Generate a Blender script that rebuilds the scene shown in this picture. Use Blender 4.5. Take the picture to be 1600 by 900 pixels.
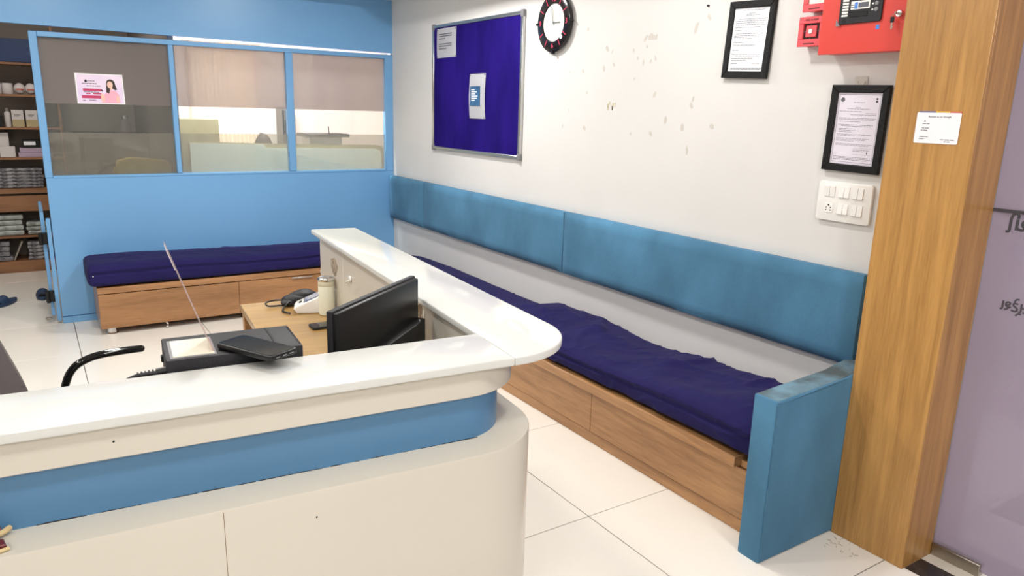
import bpy, bmesh, math, random
from mathutils import Vector, Matrix, noise
random.seed(7)
for o in list(bpy.data.objects): bpy.data.objects.remove(o)
S = bpy.context.scene
COL = S.collection

# ------------------------------------------------------------------ camera
cam_d = bpy.data.cameras.new('camera'); cam = bpy.data.objects.new('camera', cam_d); COL.objects.link(cam)
UP = Vector((0.105418, 0.211243, 0.971732))
FW = Vector((0.534052, 0.812275, -0.234515))
RT = Vector((0.838854, -0.543678, 0.027186))
cam.matrix_world = Matrix(((RT.x, UP.x, -FW.x, 0), (RT.y, UP.y, -FW.y, 0), (RT.z, UP.z, -FW.z, 1.585), (0, 0, 0, 1)))
cam_d.lens = 25.85; cam_d.sensor_width = 36; cam_d.clip_start = 0.05
S.camera = cam

# ------------------------------------------------------------------ world, lights, exposure
S.view_settings.view_transform = 'Standard'; S.view_settings.look = 'None'
S.view_settings.gamma = 1.0; S.view_settings.use_curve_mapping = False
S.view_settings.exposure = 0.0
w = bpy.data.worlds.new('world'); S.world = w; w.use_nodes = True
w.node_tree.nodes['Background'].inputs[0].default_value = (0.9, 0.95, 1, 1)
w.node_tree.nodes['Background'].inputs[1].default_value = 0.05

def area(name, loc, size, power, col=(1, 0.98, 0.955), size_y=None, rot=(0, 0, 0)):
    l = bpy.data.lights.new(name, 'AREA'); l.energy = power; l.color = col; l.size = size
    if size_y: l.shape = 'RECTANGLE'; l.size_y = size_y
    o = bpy.data.objects.new(name, l); o.location = loc; o.rotation_euler = rot; COL.objects.link(o); return o
KEY = 28.5
for (x, y, e) in [(1.75, 4.17, 1.22), (0.2, 4.17, 0.9), (1.85, 2.35, 0.54), (0.25, 2.35, 0.6), (1.75, 0.45, 0.45), (0.2, 0.45, 0.45),
                  (-1.5, 4.17, 0.7), (-1.5, 2.35, 0.5), (-1.5, 0.45, 0.4), (0.2, -1.4, 1.0), (1.75, -1.4, 0.55), (-1.4, -1.4, 0.8)]:  # last row, behind the camera, is added fill for the counter front
    area('ceiling_and_fill_lamp', (x, y, 2.69), 0.17, KEY * e)
area('office_fill', (1.8, 6.22, 2.62), 1.5, 100, (0.97, 0.98, 1.0), 0.12, (math.radians(32), 0, 0))  # added strip, tilted to brighten the desk screen behind the glass
area('office_fill', (1.9, 7.4, 2.6), 0.9, 26, (1, 0.96, 0.93), 0.9)  # added fill, brightens the office wall and the film from behind
area('store_fill', (0.1, 6.9, 2.55), 0.4, 17, (1, 0.93, 0.85))  # added fill that lifts the dark storeroom and first window
area('corridor_fill', (4.1, 0.4, 2.5), 0.9, 52, (0.95, 0.95, 1.0), 0.9)  # added fill for what shows through the glass front

# ------------------------------------------------------------------ materials
def lin(c):
    f = lambda v: v / 12.92 if v <= 0.04045 else ((v + 0.055) / 1.055) ** 2.4
    return tuple(f(v / 255.0) for v in c) + (1,)

def mat(name, rgb, rough=0.5, metal=0, var=0.0, vscale=3, bump=0.0, bscale=40, spec=0.5, coat=0, rgb2=None, rvar=0.0,
        stretch=(1, 1, 1), detail=4, sheen=0, emit=0):
    m = bpy.data.materials.new(name); m.use_nodes = True
    nt = m.node_tree; N = nt.nodes; L = nt.links; b = N['Principled BSDF']
    b.inputs['Roughness'].default_value = rough; b.inputs['Metallic'].default_value = metal
    b.inputs['Specular IOR Level'].default_value = spec
    b.inputs['Coat Weight'].default_value = coat
    b.inputs['Sheen Weight'].default_value = sheen
    c = lin(rgb)
    tc = N.new('ShaderNodeTexCoord'); mp = N.new('ShaderNodeMapping'); mp.inputs['Scale'].default_value = stretch
    L.new(tc.outputs['Object'], mp.inputs['Vector'])
    nz = N.new('ShaderNodeTexNoise'); nz.inputs['Scale'].default_value = vscale; nz.inputs['Detail'].default_value = detail
    L.new(mp.outputs[0], nz.inputs['Vector'])
    if rgb2 is None: c2 = tuple(max(0, v * (1 - var)) for v in c[:3]) + (1,)
    else: c2 = lin(rgb2)
    rp = N.new('ShaderNodeValToRGB')
    rp.color_ramp.elements[0].position = 0.36; rp.color_ramp.elements[1].position = 0.64
    rp.color_ramp.elements[0].color = c2; rp.color_ramp.elements[1].color = c
    L.new(nz.outputs[0], rp.inputs[0]); L.new(rp.outputs[0], b.inputs['Base Color'])
    if emit:
        L.new(rp.outputs[0], b.inputs['Emission Color']); b.inputs['Emission Strength'].default_value = emit
    if rvar:
        mr = N.new('ShaderNodeMapRange'); mr.inputs[3].default_value = rough; mr.inputs[4].default_value = rough + rvar
        L.new(nz.outputs[0], mr.inputs[0]); L.new(mr.outputs[0], b.inputs['Roughness'])
    if bump:
        n2 = N.new('ShaderNodeTexNoise'); n2.inputs['Scale'].default_value = bscale; n2.inputs['Detail'].default_value = 5
        L.new(mp.outputs[0], n2.inputs['Vector'])
        bp = N.new('ShaderNodeBump'); bp.inputs['Strength'].default_value = bump; bp.inputs['Distance'].default_value = 0.01
        L.new(n2.outputs[0], bp.inputs['Height']); L.new(bp.outputs[0], b.inputs['Normal'])
    return m

def wood(name, light, dark, grain='x', rough=0.35, coat=0.15, scale=1.0):
    """long-figured laminate: stretched noise plus a fine streak layer"""
    m = bpy.data.materials.new(name); m.use_nodes = True
    nt = m.node_tree; N = nt.nodes; L = nt.links; b = N['Principled BSDF']
    b.inputs['Roughness'].default_value = rough; b.inputs['Coat Weight'].default_value = coat; b.inputs['Coat Roughness'].default_value = 0.25
    tc = N.new('ShaderNodeTexCoord'); mp = N.new('ShaderNodeMapping')
    k = {'x': (0.7, 7, 7), 'y': (7, 0.7, 7), 'z': (8, 8, 0.42)}[grain]
    mp.inputs['Scale'].default_value = tuple(v * scale for v in k)
    L.new(tc.outputs['Object'], mp.inputs['Vector'])
    n1 = N.new('ShaderNodeTexNoise'); n1.inputs['Scale'].default_value = 1.6; n1.inputs['Detail'].default_value = 5; n1.inputs['Distortion'].default_value = 0.7
    n2 = N.new('ShaderNodeTexNoise'); n2.inputs['Scale'].default_value = 14; n2.inputs['Detail'].default_value = 3
    L.new(mp.outputs[0], n1.inputs['Vector']); L.new(mp.outputs[0], n2.inputs['Vector'])
    ad = N.new('ShaderNodeMath'); ad.operation = 'MULTIPLY_ADD'; ad.inputs[1].default_value = 0.42
    L.new(n2.outputs[0], ad.inputs[0]); L.new(n1.outputs[0], ad.inputs[2])
    rp = N.new('ShaderNodeValToRGB'); e = rp.color_ramp.elements
    e[0].position = 0.48; e[1].position = 0.86; e[0].color = lin(dark); e[1].color = lin(light)
    L.new(ad.outputs[0], rp.inputs[0]); L.new(rp.outputs[0], b.inputs['Base Color'])
    return m

def film(name, tint, diff, fac, refl=0.08):
    """glass sheet with translucent film: tinted clear share plus scattering share plus a thin reflection"""
    m = bpy.data.materials.new(name); m.use_nodes = True
    nt = m.node_tree; N = nt.nodes; L = nt.links; N.remove(N['Principled BSDF'])
    out = N['Material Output']
    tr = N.new('ShaderNodeBsdfTransparent'); tr.inputs[0].default_value = lin(tint)
    df = N.new('ShaderNodeBsdfDiffuse'); df.inputs[0].default_value = lin(diff)
    tl = N.new('ShaderNodeBsdfTranslucent'); tl.inputs[0].default_value = lin(diff)
    a = N.new('ShaderNodeMixShader'); a.inputs[0].default_value = 0.5
    L.new(df.outputs[0], a.inputs[1]); L.new(tl.outputs[0], a.inputs[2])
    mx = N.new('ShaderNodeMixShader'); mx.inputs[0].default_value = fac
    L.new(tr.outputs[0], mx.inputs[1]); L.new(a.outputs[0], mx.inputs[2])
    gl = N.new('ShaderNodeBsdfGlossy'); gl.inputs['Roughness'].default_value = 0.03
    m2 = N.new('ShaderNodeMixShader'); m2.inputs[0].default_value = refl
    L.new(mx.outputs[0], m2.inputs[1]); L.new(gl.outputs[0], m2.inputs[2]); L.new(m2.outputs[0], out.inputs[0])
    return m

def frost(name, rgb, rough, ior=1.25):
    m = bpy.data.materials.new(name); m.use_nodes = True
    b = m.node_tree.nodes['Principled BSDF']
    b.inputs['Base Color'].default_value = lin(rgb); b.inputs['Roughness'].default_value = rough
    b.inputs['Transmission Weight'].default_value = 1; b.inputs['IOR'].default_value = ior
    return m

M = {}
M['wall'] = mat('wall_paint', (220, 218, 215), 0.55, var=0.05, vscale=1.3, bump=0.12, bscale=9)
M['ceil'] = mat('ceiling_paint', (225, 222, 216), 0.7)
M['blue'] = mat('blue_laminate', (116, 170, 218), 0.33, var=0.06, vscale=1.2)
M['bluedk'] = mat('blue_laminate_band', (84, 132, 172), 0.3, var=0.05, vscale=2)
M['tile'] = mat('floor_tile', (240, 234, 224), 0.13, var=0.03, vscale=2.2, spec=0.5, rvar=0.08)
M['grout'] = mat('grout', (34, 30, 28), 0.9)
M['slab'] = mat('white_stone_slab', (216, 217, 213), 0.1, var=0.02, vscale=2)
M['lam'] = mat('cream_laminate', (212, 206, 193), 0.2, var=0.03, vscale=1.5)
M['bench'] = wood('bench_walnut', (192, 144, 96), (152, 108, 68), 'y')
M['benchx'] = wood('bench_walnut_across', (172, 126, 84), (138, 98, 62), 'x')
M['pillar'] = wood('pillar_oak', (192, 144, 80), (154, 110, 56), 'z', 0.34, 0.2, 1.6)
M['desk'] = wood('desk_beech', (172, 136, 78), (146, 112, 62), 'x', 0.28, 0.2, 1.5)
M['navy'] = mat('navy_cotton', (36, 32, 82), 0.88, var=0.12, vscale=5, bump=0.12, bscale=11, sheen=0.03, spec=0.12)
M['teal'] = mat('blue_suede', (86, 136, 170), 0.85, rgb2=(70, 112, 140), vscale=2.6, bump=0.12, bscale=70, sheen=0.05, spec=0.15, detail=7, stretch=(1, 1, 0.6))
M['tealtop'] = mat('blue_suede_soiled', (110, 142, 160), 0.85, rgb2=(78, 86, 88), vscale=7, bump=0.2, bscale=60, spec=0.2, detail=8)
M['alu'] = mat('aluminium', (196, 196, 194), 0.3, 1)
M['chrome'] = mat('chrome', (220, 220, 220), 0.12, 1)
M['steel'] = mat('brushed_steel', (176, 168, 156), 0.35, 1, var=0.15, vscale=8)
M['greyplastic'] = mat('grey_plastic', (128, 128, 130), 0.5)
M['felt'] = mat('violet_felt', (40, 24, 118), 0.95, rgb2=(28, 16, 92), vscale=4, stretch=(1, 1, 0.35), spec=0.05, sheen=0.0, detail=7)
M['paper'] = mat('paper', (238, 238, 242), 0.6)
M['ink'] = mat('grey_print', (96, 96, 104), 0.7)
M['inkdk'] = mat('dark_print', (60, 60, 70), 0.7)
M['lilacpaper'] = mat('certificate_paper', (226, 220, 232), 0.5)
M['bluepic'] = mat('blue_print', (60, 110, 150), 0.5, rgb2=(34, 74, 116), vscale=60)
M['black'] = mat('black_plastic', (17, 17, 18), 0.38, var=0.1, spec=0.35)
M['blackgl'] = mat('black_gloss', (10, 10, 12), 0.06)
M['blackfr'] = mat('black_frame', (15, 14, 14), 0.5, bump=0.25, bscale=120, spec=0.3)
M['charcoal'] = mat('charcoal_metal', (38, 38, 41), 0.5, bump=0.15, bscale=300, spec=0.3)
M['red'] = mat('red_enamel', (216, 68, 58), 0.3)
M['pinkred'] = mat('rose_red_plastic', (226, 84, 92), 0.38)
M['darkred'] = mat('dark_recess', (44, 14, 16), 0.6)
M['white'] = mat('white_plastic', (240, 238, 234), 0.25)
M['offwh'] = mat('cream_plastic', (228, 226, 204), 0.4)
M['pink'] = mat('pink_numeral', (226, 60, 100), 0.5)
M['dial'] = mat('clock_dial', (232, 230, 224), 0.4)
M['blkrim'] = mat('clock_rim', (26, 22, 26), 0.15)
M['granite'] = mat('black_granite', (40, 36, 36), 0.25, rgb2=(62, 54, 52), vscale=18)
M['grey'] = mat('mid_grey', (120, 116, 112), 0.6)
M['darkwall'] = mat('dark_partition', (120, 112, 106), 0.6)
M['pinkwall'] = mat('office_wall', (240, 222, 214), 0.6)
M['curtain'] = mat('striped_curtain', (250, 246, 240), 0.8, rgb2=(240, 220, 196), vscale=9, stretch=(1, 1, 0.05))
M['paleboard'] = mat('pale_green_board', (236, 240, 228), 0.5)
M['card'] = mat('cardboard', (176, 160, 122), 0.8, var=0.1)
M['shelf'] = wood('store_shelf_wood', (150, 104, 68), (112, 74, 46), 'x')
M['storew'] = mat('store_wall', (150, 140, 130), 0.8)
M['plastic'] = mat('plastic_wrapped_packs', (150, 148, 152), 0.12, rgb2=(70, 66, 72), vscale=30, bump=1.0, bscale=35)
M['plasticlt'] = mat('clear_wrapped_cloth', (180, 184, 180), 0.2, rgb2=(120, 124, 120), vscale=14, bump=0.9, bscale=18)
M['navybox'] = mat('navy_board', (38, 58, 100), 0.6)
M['whiteish'] = mat('dull_white_card', (205, 198, 196), 0.6)
M['lilac'] = mat('lilac_paper_ream', (176, 156, 176), 0.6)
M['slip'] = mat('dark_blue_rubber', (40, 62, 92), 0.5)
M['yellow'] = mat('yellow_vinyl', (236, 196, 70), 0.5)
M['brownfab'] = mat('brown_mesh_fabric', (74, 64, 64), 0.7, bump=0.3, bscale=120)
M['mat'] = mat('grey_door_mat', (96, 92, 94), 0.9, bump=0.4, bscale=90)
M['maroon'] = mat('maroon_enamel', (104, 30, 30), 0.35)
M['gold'] = mat('pale_gold_trim', (214, 190, 140), 0.4)
M['glasslcd'] = mat('lcd_screen', (60, 84, 150), 0.15, rgb2=(150, 160, 170), vscale=30)
M['lcdgrey'] = mat('lcd_grey', (158, 152, 140), 0.2)
M['tape'] = mat('tape_residue', (202, 196, 188), 0.6)
M['tape2'] = mat('old_yellow_tape', (196, 186, 152), 0.6)
M['stain'] = mat('brown_stain', (136, 112, 88), 0.6)
M['clear'] = film('clear_glass', (238, 242, 240), (230, 230, 230), 0.03, 0.06)
M['film'] = film('upper_film', (228, 222, 220), (178, 170, 168), 0.45, 0.04)
M['frost'] = film('lower_film', (240, 240, 236), (190, 184, 176), 0.27, 0.04)
M['doorfilm'] = film('door_film', (214, 208, 220), (204, 194, 208), 0.55, 0.05)
M['acryl'] = film('acrylic', (235, 225, 225), (240, 225, 225), 0.25, 0.12)
M['wirewh'] = mat('white_cord', (214, 206, 196), 0.5)
M['pinkposter'] = mat('pink_poster', (244, 226, 240), 0.45, rgb2=(226, 208, 240), vscale=4)
M['skin'] = mat('print_skin_tone', (240, 196, 178), 0.5)
M['hair'] = mat('print_dark_hair', (60, 44, 42), 0.5)
M['pinkcl'] = mat('print_pink_cloth', (240, 176, 196), 0.5)
M['crimson'] = mat('print_crimson', (196, 60, 104), 0.5)
M['stickblue'] = mat('sticker_blue', (70, 130, 210), 0.4)
M['yellpr'] = mat('print_yellow', (240, 200, 60), 0.5)
M['redpr'] = mat('print_red', (214, 80, 60), 0.5)
M['bluepr'] = mat('print_blue', (110, 120, 170), 0.5)
M['deadgrey'] = mat('sign_grey', (72, 70, 78), 0.6)

# ------------------------------------------------------------------ mesh helpers
class B:
    def __init__(s): s.bm = bmesh.new()
    def _merge(s, t, T=None):
        if T is not None: t.transform(T)
        me = bpy.data.meshes.new('t'); t.to_mesh(me); t.free(); s.bm.from_mesh(me); bpy.data.meshes.remove(me)
    def box(s, x0, x1, y0, y1, z0, z1, bev=0.0, seg=2, T=None):
        t = bmesh.new(); bmesh.ops.create_cube(t, size=1)
        for v in t.verts:
            v.co = Vector(((x0 + x1) / 2 + v.co.x * (x1 - x0), (y0 + y1) / 2 + v.co.y * (y1 - y0), (z0 + z1) / 2 + v.co.z * (z1 - z0)))
        if bev: bmesh.ops.bevel(t, geom=t.edges[:], offset=bev, segments=seg, profile=0.5, affect='EDGES')
        s._merge(t, T); return s
    def prism(s, pts, z0, z1, bev=0.0, T=None, seg=2):
        """2-D outline (counter-clockwise) extruded in z"""
        t = bmesh.new()
        vs = [t.verts.new((p[0], p[1], z0)) for p in pts]; f = t.faces.new(vs)
        r = bmesh.ops.extrude_face_region(t, geom=[f])
        for e in r['geom']:
            if isinstance(e, bmesh.types.BMVert): e.co.z = z1
        bmesh.ops.recalc_face_normals(t, faces=t.faces[:])
        if bev:
            es = [e for e in t.edges if abs(e.verts[0].co.z - e.verts[1].co.z) < 1e-6]
            bmesh.ops.bevel(t, geom=es, offset=bev, segments=seg, profile=0.5, affect='EDGES')
        s._merge(t, T); return s
    def cyl(s, p0, p1, r0, r1=None, n=20, T=None, caps=True):
        r1 = r0 if r1 is None else r1
        p0 = Vector(p0); p1 = Vector(p1); d = p1 - p0
        t = bmesh.new(); bmesh.ops.create_cone(t, cap_ends=caps, segments=n, radius1=r0, radius2=r1, depth=d.length)
        Q = Matrix.Translation((p0 + p1) / 2) @ d.to_track_quat('Z', 'Y').to_matrix().to_4x4()
        t.transform(Q); s._merge(t, T); return s
    def lathe(s, c, prof, n=28, T=None):
        t = bmesh.new(); rings = []
        for r, z in prof:
            rings.append([t.verts.new((c[0] + r * math.cos(2 * math.pi * i / n), c[1] + r * math.sin(2 * math.pi * i / n), c[2] + z)) for i in range(n)])
        for a, b in zip(rings, rings[1:]):
            for i in range(n): t.faces.new((a[i], a[(i + 1) % n], b[(i + 1) % n], b[i]))
        t.faces.new(rings[0][::-1]); t.faces.new(rings[-1])
        s._merge(t, T); return s
    def tube(s, pts, r, n=10, T=None):
        pts = [Vector(p) for p in pts]; t = bmesh.new(); rings = []
        up = Vector((0.13, 0.21, 1)).normalized()
        for i, p in enumerate(pts):
            d = (pts[min(i + 1, len(pts) - 1)] - pts[max(i - 1, 0)]).normalized()
            a = d.cross(up).normalized(); b = d.cross(a).normalized()
            rr = r[i] if isinstance(r, (list, tuple)) else r
            rings.append([t.verts.new(p + (a * math.cos(2 * math.pi * k / n) + b * math.sin(2 * math.pi * k / n)) * rr) for k in range(n)])
        for a, b in zip(rings, rings[1:]):
            for i in range(n): t.faces.new((a[i], a[(i + 1) % n], b[(i + 1) % n], b[i]))
        t.faces.new(rings[0][::-1]); t.faces.new(rings[-1])
        bmesh.ops.recalc_face_normals(t, faces=t.faces[:])
        s._merge(t, T); return s
    def ell(s, c, r, T=None, n=20):
        t = bmesh.new(); bmesh.ops.create_uvsphere(t, u_segments=n, v_segments=n // 2, radius=1)
        for v in t.verts: v.co = Vector((c[0] + v.co.x * r[0], c[1] + v.co.y * r[1], c[2] + v.co.z * r[2]))
        s._merge(t, T); return s

def smooth_curve(pts, n=6):
    """Catmull-Rom through points"""
    P = [Vector(p) for p in pts]; P = [P[0]] + P + [P[-1]]; out = []
    for i in range(1, len(P) - 2):
        for k in range(n):
            t = k / n; a, b, c, d = P[i - 1], P[i], P[i + 1], P[i + 2]
            out.append(0.5 * ((2 * b) + (c - a) * t + (2 * a - 5 * b + 4 * c - d) * t * t + (3 * b - a - 3 * c + d) * t ** 3))
    out.append(P[-2]); return out

WM = {}   # world matrix of each empty
def tag(o, label=None, cat=None, group=None, kind=None):
    if label: o['label'] = label
    if cat: o['category'] = cat
    if group: o['group'] = group
    if kind: o['kind'] = kind
    return o
def thing(name, label, cat, loc=(0, 0, 0), rz=0, group=None, kind=None):
    o = bpy.data.objects.new(name, None); COL.objects.link(o); o.location = loc; o.rotation_euler = (0, 0, rz); o.empty_display_size = 0.1
    WM[o.name] = Matrix.Translation(loc) @ Matrix.Rotation(rz, 4, 'Z')
    return tag(o, label, cat, group, kind)
def obj(name, b, m, parent=None, T=None, loc=None, smooth=40, label=None):
    """links builder b (world coordinates, or T-space) as one mesh object under parent"""
    bm = b.bm
    if T is not None: bm.transform(T)
    me = bpy.data.meshes.new(name)
    if parent is not None:
        base = WM[parent.name]; bm.transform(base.inverted()); WMo = base
    else:
        loc = Vector(loc) if loc is not None else Vector((0, 0, 0)); WMo = Matrix.Translation(loc); bm.transform(WMo.inverted())
    bm.to_mesh(me); bm.free()
    mm = m if isinstance(m, (list, tuple)) else [m]
    for k in mm: me.materials.append(k)
    if smooth:
        me.shade_smooth(); me.set_sharp_from_angle(angle=math.radians(smooth))
    o = bpy.data.objects.new(name, me); COL.objects.link(o)
    if parent is not None: o.parent = parent
    else: o.location = loc
    WM[o.name] = WMo
    if label: o['label'] = label
    return o
def struct(name, b, m, loc=None): return tag(obj(name, b, m, None, None, loc), kind='structure')
def copy_tree(o, loc=None, label=None, group=None, parent=None):
    c = o.copy(); COL.objects.link(c)
    if parent is not None: c.parent = parent
    if loc is not None: c.location = loc
    if label: c['label'] = label
    if group: c['group'] = group
    for ch in o.children: copy_tree(ch, parent=c)
    return c

def text_bm(txt, size, extr=0.0004, align='CENTER', bold=False):
    cu = bpy.data.curves.new('t', 'FONT'); cu.body = txt; cu.size = size; cu.extrude = extr; cu.align_x = align; cu.align_y = 'CENTER'
    cu.resolution_u = 3
    if bold: cu.offset = size * 0.02
    o = bpy.data.objects.new('t', cu); COL.objects.link(o); bpy.context.view_layer.update()
    me = bpy.data.meshes.new_from_object(o.evaluated_get(bpy.context.evaluated_depsgraph_get()))
    bpy.data.objects.remove(o); b = B(); b.bm.from_mesh(me); bpy.data.meshes.remove(me); return b
def wallT(x, y, z, tilt=0.0, roll=0.0):
    """drawing plane on the long wall: local x runs to -y (rightwards in view), local y is up, local z faces the room (-x)"""
    R = Matrix(((0, 0, -1), (-1, 0, 0), (0, 1, 0))).to_4x4()
    return Matrix.Translation((x, y, z)) @ Matrix.Rotation(roll, 4, 'X') @ Matrix.Rotation(tilt, 4, 'Y') @ R
def backT(x, y, z):
    """drawing plane on the far partition: local x to +x, local y up, local z faces -y"""
    R = Matrix(((1, 0, 0), (0, 0, -1), (0, 1, 0))).to_4x4()
    return Matrix.Translation((x, y, z)) @ R

# counter frame: u along the front, v along the return arm
CO = Vector((0.88147, 1.49211, 0)); CR = math.radians(-4.94)
CM = Matrix.Translation(CO) @ Matrix.Rotation(CR, 4, 'Z')
def cw(u, v, z): return CM @ Vector((u, v, z))

XW = 2.687; YB = 6.035; CEIL = 2.78
# ================================================================== STRUCTURE
TS = 0.797; TX = 0.156; TY = 1.254
fl = struct('floor', B().box(-3.6, 5.6, -3.1, 8.6, -0.06, -0.004), M['grout'])
tile_me = None
for i in range(-5, 7):
    for j in range(-6, 10):
        x = TX + i * TS; y = TY + j * TS
        if x > 5.5 or y > 8.5: continue
        if tile_me is None:
            t = obj('tile', B().box(0.0019, TS - 0.0019, 0.0019, TS - 0.0019, -0.012, 0, 0.0008, 1), M['tile'], fl); tile_me = t.data
        else:
            t = bpy.data.objects.new('tile', tile_me); COL.objects.link(t); t.parent = fl
        t.location = (x, y, random.uniform(-0.0003, 0))
obj('threshold', B().box(2.53, 2.64, -2.9, 1.186, -0.002, 0.0022, 0.0008, 1), M['granite'], fl, label='dark granite strip at the foot of the glass')
obj('threshold', B().box(2.64, 2.705, 0.985, 1.186, -0.002, 0.003, 0.0008, 1), M['lam'], fl, label='pale strip beside the steel glass fitting')

struct('wall_right', B().box(XW, XW + 0.12, 1.46, YB + 0.1, 0, CEIL), M['wall'])
wr = bpy.data.objects['wall_right']
struct('wall_left', B().box(-3.6, -3.5, -3.1, 8.6, 0, CEIL), M['wall'])
struct('wall_front', B().box(-3.6, 5.6, -3.1, -3.0, 0, CEIL), M['wall'])
struct('wall_corridor', B().box(5.5, 5.6, -3.1, 8.6, 0, CEIL).box(2.82, 5.6, 5.0, 5.1, 0, CEIL), M['wall'])
# ceiling: raised tray with a lowered border
struct('ceiling', B().box(-3.6, 5.6, -3.1, 8.6, CEIL, CEIL + 0.08), M['ceil'])
struct('trim_1', B().box(2.25, 2.83, -3.0, YB, 2.45, CEIL).box(-3.5, 2.25, 5.6, YB, 2.45, CEIL), M['ceil'])

# tape residue on the long wall
bt = B(); bt2 = B()
marks = [(3.39, 2.034), (3.216, 1.924), (3.172, 1.905), (3.156, 1.839), (3.418, 1.813), (3.234, 1.818), (3.374, 1.694), (3.157, 1.622), (3.381, 1.499),
         (2.92, 1.958), (2.906, 1.917), (3.005, 1.904), (2.968, 1.864), (2.927, 1.84), (2.871, 1.845), (2.84, 1.859), (2.986, 1.76), (2.827, 1.682),
         (2.564, 1.661), (2.581, 1.983), (2.507, 2.025), (2.434, 1.537), (2.737, 1.559), (2.62, 1.528), (2.989, 1.483), (2.835, 1.489), (2.578, 1.42),
         (5.449, 1.989), (5.732, 1.876), (5.519, 1.792), (3.537, 1.809), (3.533, 1.597), (3.589, 1.504), (2.57, 1.63)]
for k, (y, z) in enumerate(marks):
    a = random.uniform(-0.6, 0.9); s1 = random.uniform(0.005, 0.012); s2 = s1 * random.uniform(1.3, 2.6)
    if y > 3.5: s1 *= 0.5; s2 *= 0.5
    n = 7; pts = [((s1 * math.cos(t) * random.uniform(0.7, 1.2)), (s2 * math.sin(t) * random.uniform(0.7, 1.2))) for t in [2 * math.pi * q / n for q in range(n)]]
    pts = [(p[0] * math.cos(a) - p[1] * math.sin(a), p[0] * math.sin(a) + p[1] * math.cos(a)) for p in pts]
    bt.prism(pts, 0, 0.0008, T=wallT(XW, y, z))
bt.prism([(-0.035, -0.012), (0.03, -0.015), (0.034, 0.012), (0.016, 0.006), (-0.01, 0.02), (-0.03, 0.006)], 0, 0.0008, T=wallT(XW, 2.87, 1.962))
for k in range(7):
    yy = 3.157 + random.uniform(-0.03, 0.03); zz = 1.622 + random.uniform(-0.02, 0.02)
    bt2.prism([(-0.005, -0.009), (0.004, -0.011), (0.006, 0.008), (-0.004, 0.01)], 0, 0.0006, T=wallT(XW, yy, zz))
obj('tape_residue', bt, M['tape'], wr, label='torn bits of dull tape left on the white wall')['kind'] = 'stuff'
obj('tape_residue', bt2, M['tape2'], wr, label='small yellowed tape patch')['kind'] = 'stuff'
obj('nail', B().cyl((XW - 0.012, 2.513, 2.075), (XW, 2.513, 2.075), 0.004, n=8), M['black'], wr)
obj('wall_hook', B().box(XW - 0.004, XW, 1.684, 1.738, 1.70, 1.746, 0.002, 1).tube([(XW - 0.006, 1.722, 1.728), (XW - 0.012, 1.722, 1.716), (XW - 0.012, 1.706, 1.708), (XW - 0.012, 1.694, 1.716), (XW - 0.006, 1.694, 1.728)], 0.002, 6), M['tape'], wr, label='clear adhesive hook above the framed certificate')

# wooden pillar
pl = thing('wooden_pillar', 'tall honey-coloured wooden pillar between the blue armrest and the glass', 'pillar', (2.62, 1.33, 0))
obj('front_panel', B().box(2.511, 2.525, 1.187, 1.476, 0, 2.448, 0.002, 1), M['pillar'], pl)
obj('side_panel', B().box(2.525, 2.712, 1.187, 1.201, 0, 2.448, 0.001, 1), M['pillar'], pl)
obj('far_panel', B().box(2.525, 2.684, 1.462, 1.476, 0, 2.448, 0.001, 1), M['pillar'], pl)

# far blue partition with three windows
pt = B()
G0 = 6.03
pb = struct('wall_back', B().box(0.092, XW, YB, YB + 0.05, 0.05, 1.045, 0.002, 1), M['blue'])
obj('kick_board', B().box(0.09, XW, YB - 0.006, YB + 0.05, 0, 0.046, 0.002, 1), M['blue'], pb)
obj('mullion', B().box(0.088, 0.135, YB - 0.004, YB + 0.055, 1.045, 2.012, 0.003, 1), M['blue'], pb)
obj('mullion', B().box(0.934, 0.968, YB - 0.004, YB + 0.055, 1.06, 1.98, 0.003, 1), M['blue'], pb)
obj('mullion', B().box(1.778, 1.834, YB - 0.004, YB + 0.055, 1.06, 1.98, 0.003, 1), M['blue'], pb)
obj('mullion', B().box(2.618, XW, YB - 0.004, YB + 0.055, 1.045, 2.016, 0.003, 1), M['blue'], pb)
obj('top_rail', B().box(0.135, 2.618, YB - 0.004, YB + 0.055, 1.98, 2.014, 0.003, 1), M['blue'], pb)
obj('sill_rail', B().box(0.135, 2.618, YB - 0.004, YB + 0.055, 1.04, 1.058, 0.003, 1), M['blue'], pb)
hd = B().prism([(-3.5, 2.075), (0.0, 2.053), (XW, 2.028), (XW, 2.45), (-3.5, 2.45)], 0, 0.05)
hd.bm.transform(Matrix(((1, 0, 0, 0), (0, 0, -1, YB + 0.05), (0, 1, 0, 0), (0, 0, 0, 1))))
obj('header_panel', hd, M['blue'], pb, label='wide blue panel above the windows')
for n, (a, b_) in enumerate([(0.135, 0.934), (0.968, 1.778), (1.834, 2.618)]):
    wn = struct('window_%d' % (n + 1), B().box(a - 0.005, b_ + 0.005, YB + 0.024, YB + 0.029, 1.055, 1.985), M['clear'])
    obj('upper_film', B().box(a - 0.004, b_ + 0.004, YB + 0.0215, YB + 0.0235, 1.548, 1.984), M['film'], wn, label='tinted film on the upper glass')
    obj('lower_film', B().box(a - 0.004, b_ + 0.004, YB + 0.0215, YB + 0.0235, 1.056, 1.352), M['frost'], wn, label='frosted film on the lower glass')
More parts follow.
